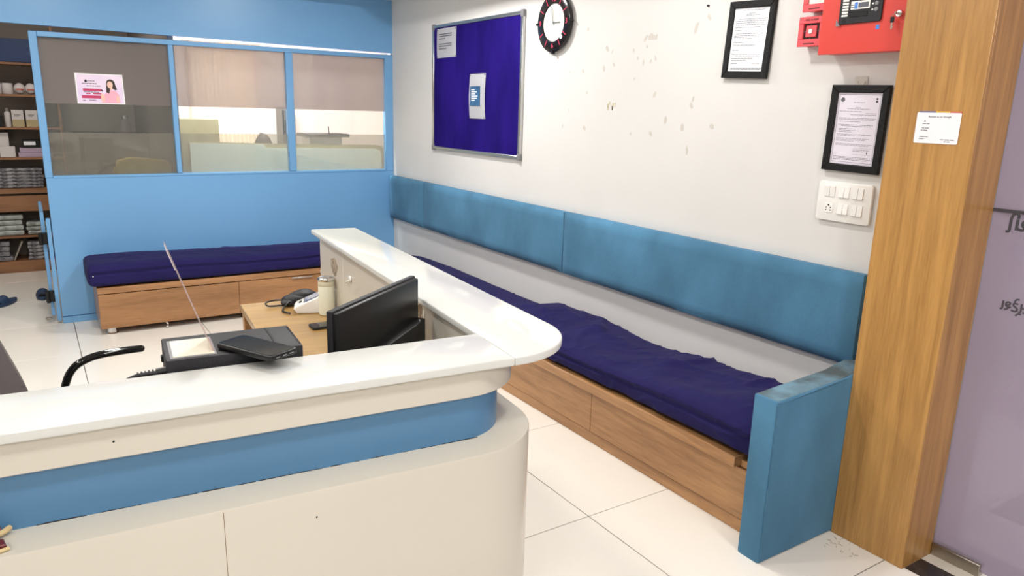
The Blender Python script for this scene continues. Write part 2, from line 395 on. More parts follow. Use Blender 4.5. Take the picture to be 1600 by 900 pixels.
# half door leaf standing open in the gap on the left
dr = struct('door_1', B().box(0.030, 0.052, 6.10, 6.78, 0.05, 0.80, 0.002, 1), M['blue'])
obj('door_jamb', B().box(0.060, 0.086, 6.04, 6.09, 0.02, 0.76, 0.002, 1), M['blue'], dr)
for z in (0.62, 0.20):
    h = obj('hinge', B().box(0.005, 0.06, 6.055, 6.097, z - 0.04, z + 0.04, 0.004, 1).cyl((0.02, 6.05, z - 0.042), (0.02, 6.05, z + 0.042), 0.012, n=10), M['black'], dr)
obj('floor_bolt', B().box(-0.01, 0.028, 6.10, 6.12, 0.02, 0.035, 0.002, 1), M['steel'], dr)

# rooms behind the partition
struct('wall_storeroom', B().box(-3.5, 0.965, 8.42, 8.5, 0, CEIL), M['storew'])
struct('wall_light_block', B().box(0.945, 0.985, 6.10, 8.42, 0, CEIL), M['darkwall'])  # added to keep the office light off the storeroom side
struct('wall_office', B().box(0.965, 5.5, 8.42, 8.5, 0, CEIL).box(3.75, 3.85, 6.085, 8.42, 0, CEIL), M['pinkwall'])
struct('wall_office_front', B().box(XW + 0.12, 3.75, YB, YB + 0.05, 0, CEIL), M['pinkwall'])

# glass front on the right
gw = struct('window_4', B().box(2.712, 2.724, -2.95, 1.19, 0.02, 2.448), M['doorfilm'])
obj('joint_strip', B().box(2.709, 2.727, -2.95, 1.19, 1.300, 1.311), M['deadgrey'], gw)
obj('edge_seal', B().box(2.709, 2.728, 1.186, 1.191, 0.0, 2.448), M['alu'], gw)
obj('patch_fitting', B().box(2.700, 2.736, 1.015, 1.184, 0.0, 0.05, 0.002, 1), M['steel'], gw, label='brushed steel floor fitting of the glass panel')
# mirrored lettering on the outer face, read from the corridor
for txt, y, z, sz in (('સૂચી', 1.138, 1.258, 0.075), ('સ્ટેશ', 1.112, 0.992, 0.05)):
    tb = text_bm(txt, sz, 0.0006, 'LEFT', True)
    T = Matrix.Translation((2.7114, y, z)) @ Matrix(((0, 0, 1), (-1, 0, 0), (0, 1, 0))).to_4x4()
    xs = [v.co.x for v in tb.bm.verts]; w_ = max(xs) if xs else 0.1
    for v in tb.bm.verts: v.co.x = w_ - v.co.x
    obj('lettering', tb, M['deadgrey'], gw, T=T)
struct('trim_2', B().box(3.2, 3.26, 1.5, 4.9, 0, CEIL), M['storew'])
dm = obj('door_mat', B().box(3.24, 4.1, 0.75, 1.22, 0.0, 0.008, 0.002, 1), M['mat'], None, loc=(3.6, 1.0, 0)); tag(dm, 'grey striped door mat on the floor beyond the glass front', 'mat')
for k in range(3):
    tag(obj('stripe', B().box(3.32, 4.02, 0.83 + k * 0.13, 0.87 + k * 0.13, 0.008, 0.011), M['grey'], dm), None)

# ================================================================== CLOCK
ck = thing('wall_clock', 'round black wall clock with pink numerals on the white wall', 'clock', (XW, 3.665, 1.925))
CT = wallT(XW, 3.68, 2.09)
obj('case', B().lathe((0, 0, 0), [(0.12, 0), (0.155, 0.004), (0.166, 0.018), (0.166, 0.026), (0.155, 0.033), (0.108, 0.033), (0.104, 0.026), (0.104, 0.024), (0.0, 0.024)][:8], 48), M['blkrim'], ck, T=CT)
obj('dial', B().lathe((0, 0, 0), [(0.104, 0.018), (0.104, 0.0265), (0.001, 0.0265)], 48), M['dial'], ck, T=CT)
nb = B()
for t_, a in (('12', 90), ('3', 0), ('6', -90), ('9', 180)):
    tb = text_bm(t_, 0.042, 0.0006); r = 0.129
    tb.bm.transform(Matrix.Translation((r * math.cos(math.radians(a)), r * math.sin(math.radians(a)), 0.0338)))
    obj('numeral', tb, M['pink'], ck, T=CT)
for a in (30, 60, 120, 150, 210, 240, 300, 330):
    T = CT @ Matrix.Rotation(math.radians(a), 4, 'Z')
    obj('hour_mark', B().box(0.112, 0.148, -0.0022, 0.0022, 0.033, 0.0345), M['pink'], ck, T=T)
obj('hour_hand', B().box(-0.012, 0.062, -0.003, 0.003, 0.029, 0.031, T=Matrix.Rotation(math.radians(-1), 4, 'Z')), M['greyplastic'], ck, T=CT)
obj('minute_hand', B().box(-0.015, 0.092, -0.0018, 0.0018, 0.032, 0.0335, T=Matrix.Rotation(math.radians(103), 4, 'Z')), M['greyplastic'], ck, T=CT)
obj('second_hand', B().box(-0.02, 0.088, -0.0006, 0.0006, 0.0345, 0.035, T=Matrix.Rotation(math.radians(124), 4, 'Z')), M['ink'], ck, T=CT)
obj('sticker', B().cyl((0.083, -0.083, 0.033), (0.083, -0.083, 0.0347), 0.012), M['white'], ck, T=CT)
for a in (0, 180, -90): obj('rim_clip', B().box(0.155, 0.174, -0.006, 0.006, 0.012, 0.036, 0.002, 1, T=Matrix.Rotation(math.radians(a), 4, 'Z')), M['black'], ck, T=CT)

# ================================================================== NOTICE BOARD
y0, y1, z0, z1 = 4.013, 5.252, 1.278, 2.19
nbd = thing('notice_board', 'violet felt notice board in an aluminium frame on the white wall', 'notice board', (XW, (y0 + y1) / 2, z0))
fb = obj('felt_panel', B().box(XW - 0.014, XW - 0.003, y0 + 0.01, y1 - 0.01, z0 + 0.01, z1 - 0.01), M['felt'], nbd)
for nm, a in (('frame_rail', (y0 + 0.02, y1 - 0.02, z0, z0 + 0.022)), ('frame_rail', (y0 + 0.02, y1 - 0.02, z1 - 0.022, z1)), ('frame_rail', (y0, y0 + 0.026, z0 + 0.02, z1 - 0.02)), ('frame_rail', (y1 - 0.026, y1, z0 + 0.02, z1 - 0.02))):
    obj(nm, B().box(XW - 0.022, XW - 0.001, *a, 0.003, 1), M['alu'], nbd)
for yy in (y0, y1):
    for zz in (z0, z1):
        cy = yy + (0.014 if yy == y0 else -0.014); cz = zz + (0.014 if zz == z0 else -0.014)
        obj('corner_cap', B().box(XW - 0.024, XW - 0.001, cy - 0.017, cy + 0.017, cz - 0.022, cz + 0.022, 0.005, 2), M['greyplastic'], nbd)
def curl_sheet(y0, y1, z0, z1, x, curl, m, parent=None, name='paper_sheet', loc=None):
    b = B(); n = 12; vs = []
    for i in range(n + 1):
        row = []
        for j in range(n + 1):
            s = i / n; t = j / n
            dx = curl * (math.sin(math.pi * t) * 0.6 + 0.4 * math.sin(math.pi * s))
            row.append(b.bm.verts.new((x - dx, y0 + (y1 - y0) * s, z0 + (z1 - z0) * t)))
        vs.append(row)
    for i in range(n):
        for j in range(n): b.bm.faces.new((vs[i][j], vs[i][j + 1], vs[i + 1][j + 1], vs[i + 1][j]))
    bmesh.ops.solidify(b.bm, geom=b.bm.faces[:], thickness=0.0006)
    return obj(name, b, m, parent, loc=loc)
xf = XW - 0.0165
sh = thing('notice_sheet', 'white typed notice pinned in the top left corner of the violet board', 'paper', (xf, 5.03, 1.95))
curl_sheet(4.878, 5.178, 1.952, 2.160, xf, 0.004, M['paper'], sh)
pr = B()
for k, (l, zz) in enumerate([(0.2, 0.165), (0.2, 0.15), (0.1, 0.132), (0.2, 0.095), (0.2, 0.08), (0.12, 0.062)]):
    pr.box(xf - 0.0068, xf - 0.0055, 5.14 - l, 5.14, 1.952 + zz, 1.952 + zz + 0.005)
obj('printed_text', pr, M['ink'], sh)['kind'] = 'stuff'
for yy in (4.89, 5.166):
    for zz in (1.96, 2.15): obj('push_pin', B().cyl((xf - 0.006, yy, zz), (xf + 0.001, yy, zz), 0.004, n=8), M['greyplastic'], sh)
sh = thing('notice_sheet', 'white sheet with a blue printed block pinned at the middle of the violet board', 'paper', (xf, 4.56, 1.523))
curl_sheet(4.457, 4.674, 1.523, 1.826, xf, 0.012, M['paper'], sh)
obj('printed_picture', B().box(xf - 0.0125, xf - 0.011, 4.513, 4.648, 1.61, 1.742), M['bluepic'], sh)
pr = B()
for k, l in enumerate([0.045, 0.075, 0.055, 0.085, 0.075, 0.05]): pr.box(xf - 0.0135, xf - 0.0125, 4.63 - l, 4.63, 1.715 - k * 0.014, 1.721 - k * 0.014)
obj('printed_text', pr, M['paper'], sh)['kind'] = 'stuff'
for yy in (4.467, 4.664):
    for zz in (1.53, 1.818): obj('push_pin', B().cyl((xf - 0.006, yy, zz), (xf + 0.001, yy, zz), 0.004, n=8), M['greyplastic'], sh)

# ================================================================== FRAMED CERTIFICATES
def framed(yc, z0, w, h, roll, tilt, label, paper, seed):
    rnd = random.Random(seed)
    t = thing('framed_certificate', label, 'picture frame', (XW, yc, z0))
    T = wallT(XW - 0.004, yc, z0, tilt, roll)
    bw = 0.029
    # four mitred rails
    o = [(-w / 2, 0), (w / 2, 0), (w / 2, h), (-w / 2, h)]; i_ = [(-w / 2 + bw, bw), (w / 2 - bw, bw), (w / 2 - bw, h - bw), (-w / 2 + bw, h - bw)]
    for k in range(4):
        k2 = (k + 1) % 4
        obj('frame_rail', B().prism([o[k], o[k2], i_[k2], i_[k]], 0, 0.018, 0.003, seg=1), M['blackfr'], t, T=T)
    obj('backing', B().box(-w / 2 + 0.01, w / 2 - 0.01, 0.01, h - 0.01, 0.001, 0.008), M['black'], t, T=T)
    pp = obj('certificate', B().box(-w / 2 + bw, w / 2 - bw, bw, h - bw, 0.008, 0.0092), paper, t, T=T)
    return t, T, bw
def lines(T, x0, x1, ys, seed, th=0.0016, m='ink', parent=None, z=0.0093):
    rnd = random.Random(seed); b = B()
    for y, a, c in ys:
        x = x0 + (x1 - x0) * a; xe = x0 + (x1 - x0) * c
        while x < xe:
            l = rnd.uniform(0.006, 0.02); b.box(x, min(x + l, xe), y, y + th, z, z + 0.0003); x += l + 0.0022
    return tag(obj('printed_text', b, M[m], parent, T=T, smooth=0), kind='stuff')
t, T, bw = framed(1.705, 1.388, 0.240, 0.327, 0.018, 0.0, 'black framed certificate above the white switch plate', M['lilacpaper'], 1)
tx0, tx1 = -0.077, 0.077
ys = [(0.262, .35, .65), (0.243, .42, .56), (0.238, .2, .8), (0.228, 0, .6), (0.222, .7, 1), (0.216, .3, 1), (0.203, 0, 1), (0.198, 0, .95), (0.190, .05, .6), (0.178, 0, .95), (0.173, .1, .9),
      (0.163, .05, .5), (0.157, .05, .6), (0.151, .05, .4), (0.142, 0, .95), (0.137, 0, .5), (0.127, 0, .9), (0.122, 0, .8), (0.117, 0, .5), (0.106, .0, 1), (0.101, 0, .9), (0.085, .5, .95), (0.080, .5, .8),
      (0.056, 0, 1), (0.051, 0, 1), (0.046, 0, .9)]
lines(T, tx0, tx1, ys, 3, 0.0014, 'ink', t)
bd = B()
for a in ((-0.084, -0.083, 0.037, 0.291), (0.083, 0.084, 0.037, 0.291), (-0.084, 0.084, 0.037, 0.038), (-0.084, 0.084, 0.290, 0.291), (0.0, 0.075, 0.068, 0.0685), (0.0, 0.075, 0.092, 0.0925)): bd.box(a[0], a[1], a[2], a[3], 0.0092, 0.0096)
obj('printed_border', bd, M['ink'], t, T=T, smooth=0)
obj('emblem', B().lathe((-0.07, 0.272, 0.0092), [(0.0085, 0), (0.0085, 0.0005), (0.001, 0.0005)], 20), M['ink'], t, T=T)
obj('emblem', B().lathe((0.07, 0.277, 0.0092), [(0.004, 0), (0.004, 0.0005), (0.001, 0.0005)], 12).lathe((0.07, 0.267, 0.0092), [(0.004, 0), (0.004, 0.0005), (0.001, 0.0005)], 12), M['inkdk'], t, T=T)
obj('tick_mark', B().box(0.058, 0.060, 0.072, 0.079, 0.0092, 0.0097, T=Matrix.Identity(4)).box(0.060, 0.062, 0.074, 0.084, 0.0092, 0.0097), M['inkdk'], t, T=T)
t, T, bw = framed(2.265, 1.75, 0.246, 0.322, 0.035, 0.02, 'black framed typed certificate hanging left of the red alarm panel', M['paper'], 2)
ys = [(0.283, .2, .9), (0.270, .4, .6), (0.262, .3, .75), (0.246, .1, 1), (0.238, 0, 1), (0.230, 0, .9), (0.222, 0, 1), (0.212, 0, .8), (0.2, 0, .2), (0.186, .05, .8), (0.178, 0, 1), (0.172, .0, .8), (0.166, 0, .6),
      (0.15, 0, .35), (0.138, .0, .7), (0.118, 0, .2), (0.1, 0, .9), (0.093, .1, .9), (0.083, 0, .7), (0.075, 0, .5), (0.06, 0, .2), (0.062, .7, .95), (0.042, 0, 1), (0.037, 0, 1)]
lines(T, -0.082, 0.086, ys, 5, 0.0019, 'inkdk', t)
obj('seal', B().lathe((0.0, 0.062, 0.0092), [(0.014, 0), (0.014, 0.0004), (0.012, 0.0004), (0.012, 0.0001)], 24), M['lilacpaper'], t, T=T)

# ================================================================== ALARM PANEL AND CALL POINTS
ap = thing('fire_alarm_box', 'large red fire alarm control panel beside the wooden pillar', 'alarm panel', (XW, 1.675, 1.826))
PX = 2.587
obj('housing', B().box(PX + 0.012, XW - 0.001, 1.503, 1.840, 1.828, 2.24, 0.003, 1), M['red'], ap)
obj('door', B().box(PX, PX + 0.011, 1.500, 1.846, 1.824, 2.245, 0.002, 1), M['red'], ap)
T = wallT(PX, 1.686, 2.012)
obj('keypad_plate', B().prism([(-0.083, -0.085), (0.078, -0.083), (0.083, -0.075), (0.083, 0.14), (-0.083, 0.14)], 0.0, 0.007, 0.001, seg=1), M['charcoal'], ap, T=T)
obj('display', B().box(-0.035, 0.045, 0.008, 0.06, 0.007, 0.0085), M['lcdgrey'], ap, T=T)
for k in range(7): obj('label_strip', B().box(-0.072, -0.047, 0.004 - k * 0.0105, 0.0115 - k * 0.0105, 0.007, 0.009, 0.001, 1), M['white'], ap, T=T)
obj('label_card', B().box(-0.038, 0.036, -0.036, -0.008, 0.007, 0.0084), M['white'], ap, T=T)
obj('label_window', B().box(-0.008, 0.031, -0.031, -0.014, 0.0084, 0.009).box(-0.037, -0.024, -0.022, -0.019, 0.0084, 0.009).box(-0.037, -0.024, -0.030, -0.027, 0.0084, 0.009), M['ink'], ap, T=T)
obj('blue_sticker', B().box(-0.023, -0.011, -0.034, -0.012, 0.0084, 0.0092), M['stickblue'], ap, T=T)
for k in range(4):
    obj('push_button', B().lathe((0.062, 0.018 - k * 0.02, 0.007), [(0.0075, 0), (0.0075, 0.002), (0.006, 0.003), (0.001, 0.003)], 16), M['greyplastic'], ap, T=T)
    obj('indicator', B().lathe((0.047, 0.018 - k * 0.02, 0.007), [(0.0035, 0), (0.003, 0.0015), (0.001, 0.0015)], 12), M['white'], ap, T=T)
obj('speaker_slot', B().box(-0.04, 0.03, -0.062, -0.044, 0.007, 0.0078, 0.001, 1).lathe((-0.06, -0.073, 0.007), [(0.009, 0), (0.009, 0.0006), (0.001, 0.0006)], 16), M['black'], ap, T=T)
obj('sticker', B().box(PX - 0.001, PX, 1.608, 1.621, 1.902, 1.917), M['stickblue'], ap)
obj('corner_tag', B().prism([(0, 0), (0.018, 0), (0, 0.024)], 0, 0.001, T=wallT(PX - 0.007, 1.778, 1.922)), M['greyplastic'], ap)
lk = obj('lock', B().cyl((PX, 1.535, 1.947), (PX - 0.014, 1.535, 1.947), 0.011, n=20), M['chrome'], ap)
for nm, bb, m_ in (('key', B().box(PX - 0.03, PX - 0.012, 1.5335, 1.5365, 1.944, 1.950).box(PX - 0.036, PX - 0.028, 1.533, 1.537, 1.943, 1.951).tube([(PX - 0.034, 1.535, 1.945), (PX - 0.034, 1.545, 1.938), (PX - 0.03, 1.552, 1.936)], 0.0012, 6), 'steel'),
                   ('key_fob', B().box(PX - 0.02, PX - 0.016, 1.545, 1.560, 1.918, 1.937, 0.002, 1), 'black'),
                   ('key_blade', B().box(PX - 0.019, PX - 0.017, 1.5495, 1.5555, 1.896, 1.918, 0.0005, 1).box(PX - 0.019, PX - 0.017, 1.547, 1.5495, 1.902, 1.905), 'steel')):
    obj(nm, bb, M[m_], lk)

def call_box(yc, z0, h, label):
    t = thing('alarm_call_point', label, 'call point', (XW, yc, z0)); w2 = 0.058
    obj('back_box', B().box(2.635, XW - 0.001, yc - w2 + 0.004, yc + w2 - 0.004, z0 + 0.003, z0 + h - 0.003, 0.004, 2), M['pinkred'], t)
    b = B(); T = wallT(2.635, yc, z0)
    for a in ((-w2, w2, 0, 0.028), (-w2, w2, h - 0.026, h), (-w2, -w2 + 0.022, 0.028, h - 0.026), (w2 - 0.022, w2, 0.028, h - 0.026)): b.box(a[0], a[1], a[2], a[3], 0, 0.010, 0.0015, 1)
    obj('face_frame', b, M['pinkred'], t, T=T)
    return t, T, w2
t, T, w2 = call_box(1.915, 1.862, 0.112, 'lower red call point left of the alarm panel with white centre button')
obj('recess', B().box(-0.036, 0.036, 0.028, 0.086, -0.002, 0.001), M['darkred'], t, T=T)
obj('push_plate', B().box(-0.026, 0.022, 0.036, 0.078, 0.001, 0.006, 0.001, 1), M['pinkred'], t, T=T)
obj('centre_button', B().box(-0.012, 0.004, 0.049, 0.065, 0.006, 0.009, 0.001, 1), M['white'], t, T=T)
obj('crosshair', B().box(-0.036, 0.036, 0.0565, 0.0575, 0.006, 0.0068).box(-0.0045, -0.0035, 0.028, 0.086, 0.006, 0.0068), M['greyplastic'], t, T=T)
tb = text_bm('FIRE ALARM', 0.011, 0.0003); tb.bm.transform(Matrix.Translation((0.0, 0.099, 0.0104))); obj('lettering', tb, M['darkred'], t, T=T)
obj('printed_text', B().box(-0.03, 0.02, 0.009, 0.0125, 0.010, 0.0104), M['darkred'], t, T=T)
for x in (-0.05, 0.05): obj('screw', B().cyl((x, 0.104, 0.009), (x, 0.104, 0.0115), 0.0028, n=10), M['chrome'], t, T=T)
t, T, w2 = call_box(1.9065, 1.992, 0.125, 'upper red sounder box left of the alarm panel with white face')
obj('white_plate', B().box(-0.036, 0.036, 0.028, 0.1, -0.002, 0.004), M['white'], t, T=T)
obj('printed_text', B().box(-0.03, 0.02, 0.009, 0.0125, 0.010, 0.0104), M['darkred'], t, T=T)

# ================================================================== SWITCH PLATE
sp = thing('switch_plate', 'white electrical switch plate with six modules below the certificate', 'switch plate', (XW, 1.711, 1.19))
T = wallT(XW, 1.711, 1.191)
def rrect(x0, x1, y0, y1, r, n=5):
    out = []
    for cx, cy, a0 in ((x1 - r, y0 + r, -90), (x1 - r, y1 - r, 0), (x0 + r, y1 - r, 90), (x0 + r, y0 + r, 180)):
        for k in range(n + 1): a = math.radians(a0 + 90 * k / n); out.append((cx + r * math.cos(a), cy + r * math.sin(a)))
    return out
obj('plate', B().prism(rrect(-0.115, 0.115, 0, 0.156, 0.012), 0.001, 0.016, 0.003), M['white'], sp, T=T)
for (cx, cy) in ((-0.062, 0.117), (0.0, 0.117), (0.058, 0.117), (0.002, 0.051), (0.062, 0.051)):
    for dx in (-0.0115, 0.0115):
        b = B(); b.box(cx + dx - 0.0108, cx + dx + 0.0108, cy - 0.021, cy + 0.021, 0.0, 0.006, 0.0008, 1, T=Matrix.Translation((0, 0, 0.0145)) @ Matrix.Translation((0, cy, 0)) @ Matrix.Rotation(math.radians(-5 if cx > -0.05 else 4), 4, 'X') @ Matrix.Translation((0, -cy, 0)))
        obj('rocker_switch', b, M['white'], sp, T=T)
b = obj('socket', B().prism(rrect(-0.079, -0.042, 0.032, 0.070, 0.003, 3), 0.016, 0.018, 0.0006, seg=1), M['white'], sp, T=T)
hb = B()
for dx, dy, r in ((0, 0.011, 0.0035), (-0.009, 0.001, 0.0024), (0.009, 0.001, 0.0024), (-0.0095, -0.009, 0.0024), (0.0095, -0.009, 0.0024)):
    hb.cyl((-0.0605 + dx, 0.051 + dy, 0.0178), (-0.0605 + dx, 0.051 + dy, 0.0186), r, n=12)
obj('socket_hole', hb, M['black'], sp, T=T)

# card on the pillar
cd = thing('review_card', 'small white review card stuck on the wooden pillar', 'card', (2.511, 1.31, 1.517))
T = wallT(2.511, 1.3105, 1.517, 0, 0.0)
obj('card_sheet', B().prism(rrect(-0.071, 0.071, 0, 0.1, 0.005, 3), 0, 0.002), M['paper'], cd, T=T)
for (a, b_, m_) in ((-0.065, -0.01, 'bluepr'), (-0.01, 0.035, 'yellpr'), (0.035, 0.071, 'redpr')):
    obj('colour_tab', B().box(a, b_, 0.099, 0.103, 0, 0.002), M[m_], cd, T=T)
tb = text_bm('Review us on Google', 0.0085, 0.0002); tb.bm.transform(Matrix.Translation((0.004, 0.086, 0.0022))); obj('lettering', tb, M['inkdk'], cd, T=T)
lines(T, -0.06, 0.062, [(0.062, .09, .28), (0.048, .09, .28), (0.041, .07, .26), (0.02, .05, .3), (0.013, .05, .2), (0.012, .62, 1), (0.006, .72, .88)], 9, 0.0022, 'ink', cd, 0.0021)
obj('pin_icon', B().lathe((-0.042, 0.071, 0.002), [(0.0025, 0), (0.0025, 0.0003), (0.0005, 0.0003)], 12), M['inkdk'], cd, T=T)

# ================================================================== PADDED BACKRESTS
def pad(y0, y1, label, seed):
    """upholstered wall pad: cushioned front, softly wavering lower edge"""
    b = B(); ny = max(6, int((y1 - y0) / 0.04)); nz = 12; x0 = XW - 0.058; xb = XW - 0.004; g = []
    zb, zt = 0.638, 1.006
    for i in range(ny + 1):
        s = i / ny; y = y0 + (y1 - y0) * s; row = []
        for j in range(nz + 1):
            t = j / nz
            eb = min(s, 1 - s) * (y1 - y0); et = min(t, 1 - t) * (zt - zb)
            e = min(eb, et); dx = 0.018 * (1 - min(1, e / 0.024)) ** 2
            wob = 0.004 * noise.noise(Vector((y * 2.2, seed, 0))) * (1 - t)
            row.append(b.bm.verts.new((x0 + dx - 0.003 * noise.noise(Vector((y * 3, t * 3, seed))), y, zb + (zt - zb) * t + wob)))
        g.append(row)
    for i in range(ny):
        for j in range(nz): b.bm.faces.new((g[i][j], g[i][j + 1], g[i + 1][j + 1], g[i + 1][j]))
    r = bmesh.ops.extrude_edge_only(b.bm, edges=[e for e in b.bm.edges if e.is_boundary])
    for v in r['geom']:
        if isinstance(v, bmesh.types.BMVert): v.co.x = xb
    bmesh.ops.holes_fill(b.bm, edges=[e for e in b.bm.edges if e.is_boundary]); bmesh.ops.recalc_face_normals(b.bm, faces=b.bm.faces[:])
    o = obj('wall_cushion', b, M['teal'], None, loc=(XW, (y0 + y1) / 2, zb), smooth=60)
    return tag(o, label, 'backrest', 'blue padded backrests along the white wall')
pad(1.568, 3.478, 'longest nearest blue padded backrest, between the armrest and the first seam', 1.3)
pad(3.484, 5.352, 'middle blue padded backrest on the white wall', 4.1)
pad(5.358, 6.028, 'short blue padded backrest in the far corner', 8.8)

# armrest at the near end
ar = thing('padded_armrest', 'tall blue suede armrest panel at the near end of the long bench', 'armrest', (2.38, 1.52, 0))
prof = [(2.080, 0.0), (2.684, 0.0), (2.684, 0.66), (2.60, 0.672), (2.54, 0.664), (2.48, 0.652), (2.085, 0.633), (2.080, 0.628)]
b = B().prism(prof, 0, 0.103, 0.012, seg=3)
b.bm.transform(Matrix(((1, 0, 0, 0), (0, 0, -1, 1.579), (0, 1, 0, 0), (0, 0, 0, 1))))
o = obj('upholstery', b, [M['teal'], M['tealtop']], ar, smooth=50)
for p in o.data.polygons:
    if p.normal.z > 0.8: p.material_index = 1
sm = [(2.083 + 0.0, 1.4765, 0.012), (2.083, 1.4765, 0.3), (2.084, 1.4765, 0.62), (2.3, 1.4765, 0.638), (2.48, 1.4765, 0.648)]
obj('seam_piping', B().tube(sm, 0.0022, 6), M['teal'], ar)

# ================================================================== BENCHES
lb = thing('long_bench', 'long walnut laminate bench base along the white wall', 'bench', (2.43, 3.8, 0))
obj('plinth', B().box(2.205, 2.68, 1.585, 5.48, 0.0, 0.062), M['bench'], lb)
obj('carcass', B().box(2.20, 2.68, 1.582, 5.48, 0.062, 0.272), M['bench'], lb)
ds = [1.583, 2.583, 3.56, 4.53, 5.478]
for a, b_ in zip(ds, ds[1:]):
    obj('drawer_front', B().box(2.180, 2.199, a + 0.0015, b_ - 0.0015, 0.062, 0.268, 0.001, 1), M['bench'], lb)
obj('seat_board', B().box(2.148, 2.68, 1.684, 5.48, 0.276, 0.320, 0.002, 1), M['bench'], lb)
obj('end_rail', B().box(2.19, 2.68, 1.585, 1.683, 0.272, 0.30), M['bench'], lb)
obj('kick_strip', B().box(2.190, 2.204, 1.583, 5.478, 0.0, 0.056, 0.002, 1), M['bench'], lb)

fbn = thing('far_bench', 'walnut laminate storage bench on steel feet against the blue partition', 'bench', (1.3, 5.8, 0))
FX0, FX1, FY0, FY1 = 0.302, 2.10, 5.575, 6.02
obj('carcass', B().box(FX0, FX1, FY0 + 0.018, FY1, 0.048, 0.292), M['benchx'], fbn)
for k, (a, b_) in enumerate([(FX0, 1.224), (1.224, FX1)]):
    d = obj('drawer_front', B().box(a + 0.0015, b_ - 0.0015, FY0, FY0 + 0.017, 0.046, 0.288, 0.001, 1), M['benchx'], fbn)
    if k == 1: obj('drawer_handle', B().box(1.62, 1.782, FY0 - 0.012, FY0, 0.272, 0.282, 0.002, 1), M['alu'], d)
obj('seat_board', B().box(FX0 - 0.002, FX1, FY0 - 0.006, FY1, 0.294, 0.336, 0.002, 1), M['benchx'], fbn)
for x in (0.37, 1.27):
    for y in (FY0 + 0.04, FY1 - 0.05):
        obj('foot', B().lathe((x, y, 0), [(0.038, 0), (0.038, 0.006), (0.03, 0.012), (0.028, 0.047)], 20), M['chrome'], fbn)
obj('cable_end', B().tube([(0.70, 5.60, 0.05), (0.712, 5.585, 0.044), (0.722, 5.58, 0.03), (0.722, 5.58, 0.014), (0.71, 5.58, 0.009)], 0.006, 8), M['wirewh'], fbn)

def mattress(name, label, axis, a0, a1, b0, b1, z0, topf, seed, group, wr=0.010, na=150, nb_=104, hem=True):
    """soft cloth-covered mattress: rounded section swept along its length, with wrinkles. axis 'y': a runs along y, b along x"""
    b = B(); rings = []
    na = int(na)
    for i in range(na + 1):
        s = i / na; a = a0 + (a1 - a0) * s
        endf = min(1, min(s, 1 - s) * (a1 - a0) / 0.05); er = math.sqrt(max(0, 1 - (1 - endf) ** 2))
        zt = topf(a); hh = (zt - z0) / 2; cz = z0 + hh; hw = (b1 - b0) / 2; cb = (b0 + b1) / 2
        ring = []
        for k in range(nb_):
            th = 2 * math.pi * k / nb_
            c, d = math.cos(th), math.sin(th); n_ = 5.5
            rr = (abs(c) ** n_ + abs(d) ** n_) ** (-1 / n_)
            x = c * rr; z = d * rr
            p = Vector((a * 1.0, cb + x * hw, cz + z * hh))
            w1 = noise.noise(Vector((a * 2.2, p.y * 2.5, seed)))
            w2 = noise.noise(Vector((a * 5.0 + 3, p.y * 5.0, seed + 2)))
            q = Vector((a * 3.2 + w2 * 0.9, p.y * 5.5 - a * 1.6 + w1 * 1.2, seed + z * 0.8))
            f1 = max(0, 1 - abs(noise.noise(q)) * 7) ** 1.3
            q2 = Vector((a * 7 + w1 * 3, p.y * 5 + a * 4, seed + 5 + z))
            f2 = max(0, 1 - abs(noise.noise(q2)) * 8) ** 1.3
            q3 = Vector((a * 13 + w2 * 3, p.y * 3.5 - a * 2, seed + 9 + z * 0.6))
            f3 = max(0, 1 - abs(noise.noise(q3)) * 6)
            disp = wr * (w1 * 1.2 + w2 * 0.45 + 0.72 * f1 * (0.65 + w2) + 0.6 * f2 * max(0, w2 + 0.25) + 0.35 * f3 * max(0, 0.15 - w1))
            if z < -0.6: disp = min(disp, 0)
            nx = x * abs(x) ** 3; nz = z * abs(z) ** 3
            px = cb + x * (hw - 0.03 * (1 - er)) + nx * disp * 0.6
            pz = cz + z * hh * (0.72 + 0.28 * er) + nz * disp
            if hem and 0 < z < 0.55 and x < -0.9: px += 0.006 * math.sin(z * 9 + noise.noise(Vector((a * 2, 0, seed))))
            pz = max(pz, z0 + 0.001)
            ring.append(b.bm.verts.new((px, a, pz) if axis == 'y' else (a, px, pz)))
        rings.append(ring)
    for r0, r1 in zip(rings, rings[1:]):
        for k in range(nb_): b.bm.faces.new((r0[k], r0[(k + 1) % nb_], r1[(k + 1) % nb_], r1[k]))
    b.bm.faces.new(rings[0]); b.bm.faces.new(rings[-1][::-1])
    bmesh.ops.recalc_face_normals(b.bm, faces=b.bm.faces[:])
    c = ((b0 + b1) / 2, (a0 + a1) / 2, z0) if axis == 'y' else ((a0 + a1) / 2, (b0 + b1) / 2, z0)
    return tag(obj(name, b, M['navy'], None, loc=c, smooth=80), label, 'mattress', group)
GM = 'navy cloth-covered mattresses on the benches'
mattress('bench_mattress', 'thick rumpled navy mattress at the near end of the long bench', 'y', 1.60, 3.53, 2.158, 2.668, 0.322, lambda a: 0.470 - 0.016 * (a - 1.6) + 0.014 * math.sin(a * 4.2), 2.2, GM, 0.024, 240)
mattress('bench_mattress', 'thin navy mattress at the far end of the long bench behind the counter arm', 'y', 3.55, 5.46, 2.165, 2.668, 0.322, lambda a: 0.40 + 0.008 * math.sin(a * 3), 7.7, GM, 0.014, 150)
mattress('bench_mattress', 'navy mattress on the far bench against the blue partition', 'x', 0.255, 2.12, 5.555, 6.015, 0.338, lambda a: 0.492 + 0.012 * math.sin(a * 3), 12.4, GM, 0.009, 190)
mo = [o for o in bpy.data.objects if o.name.startswith('bench_mattress')][-1]
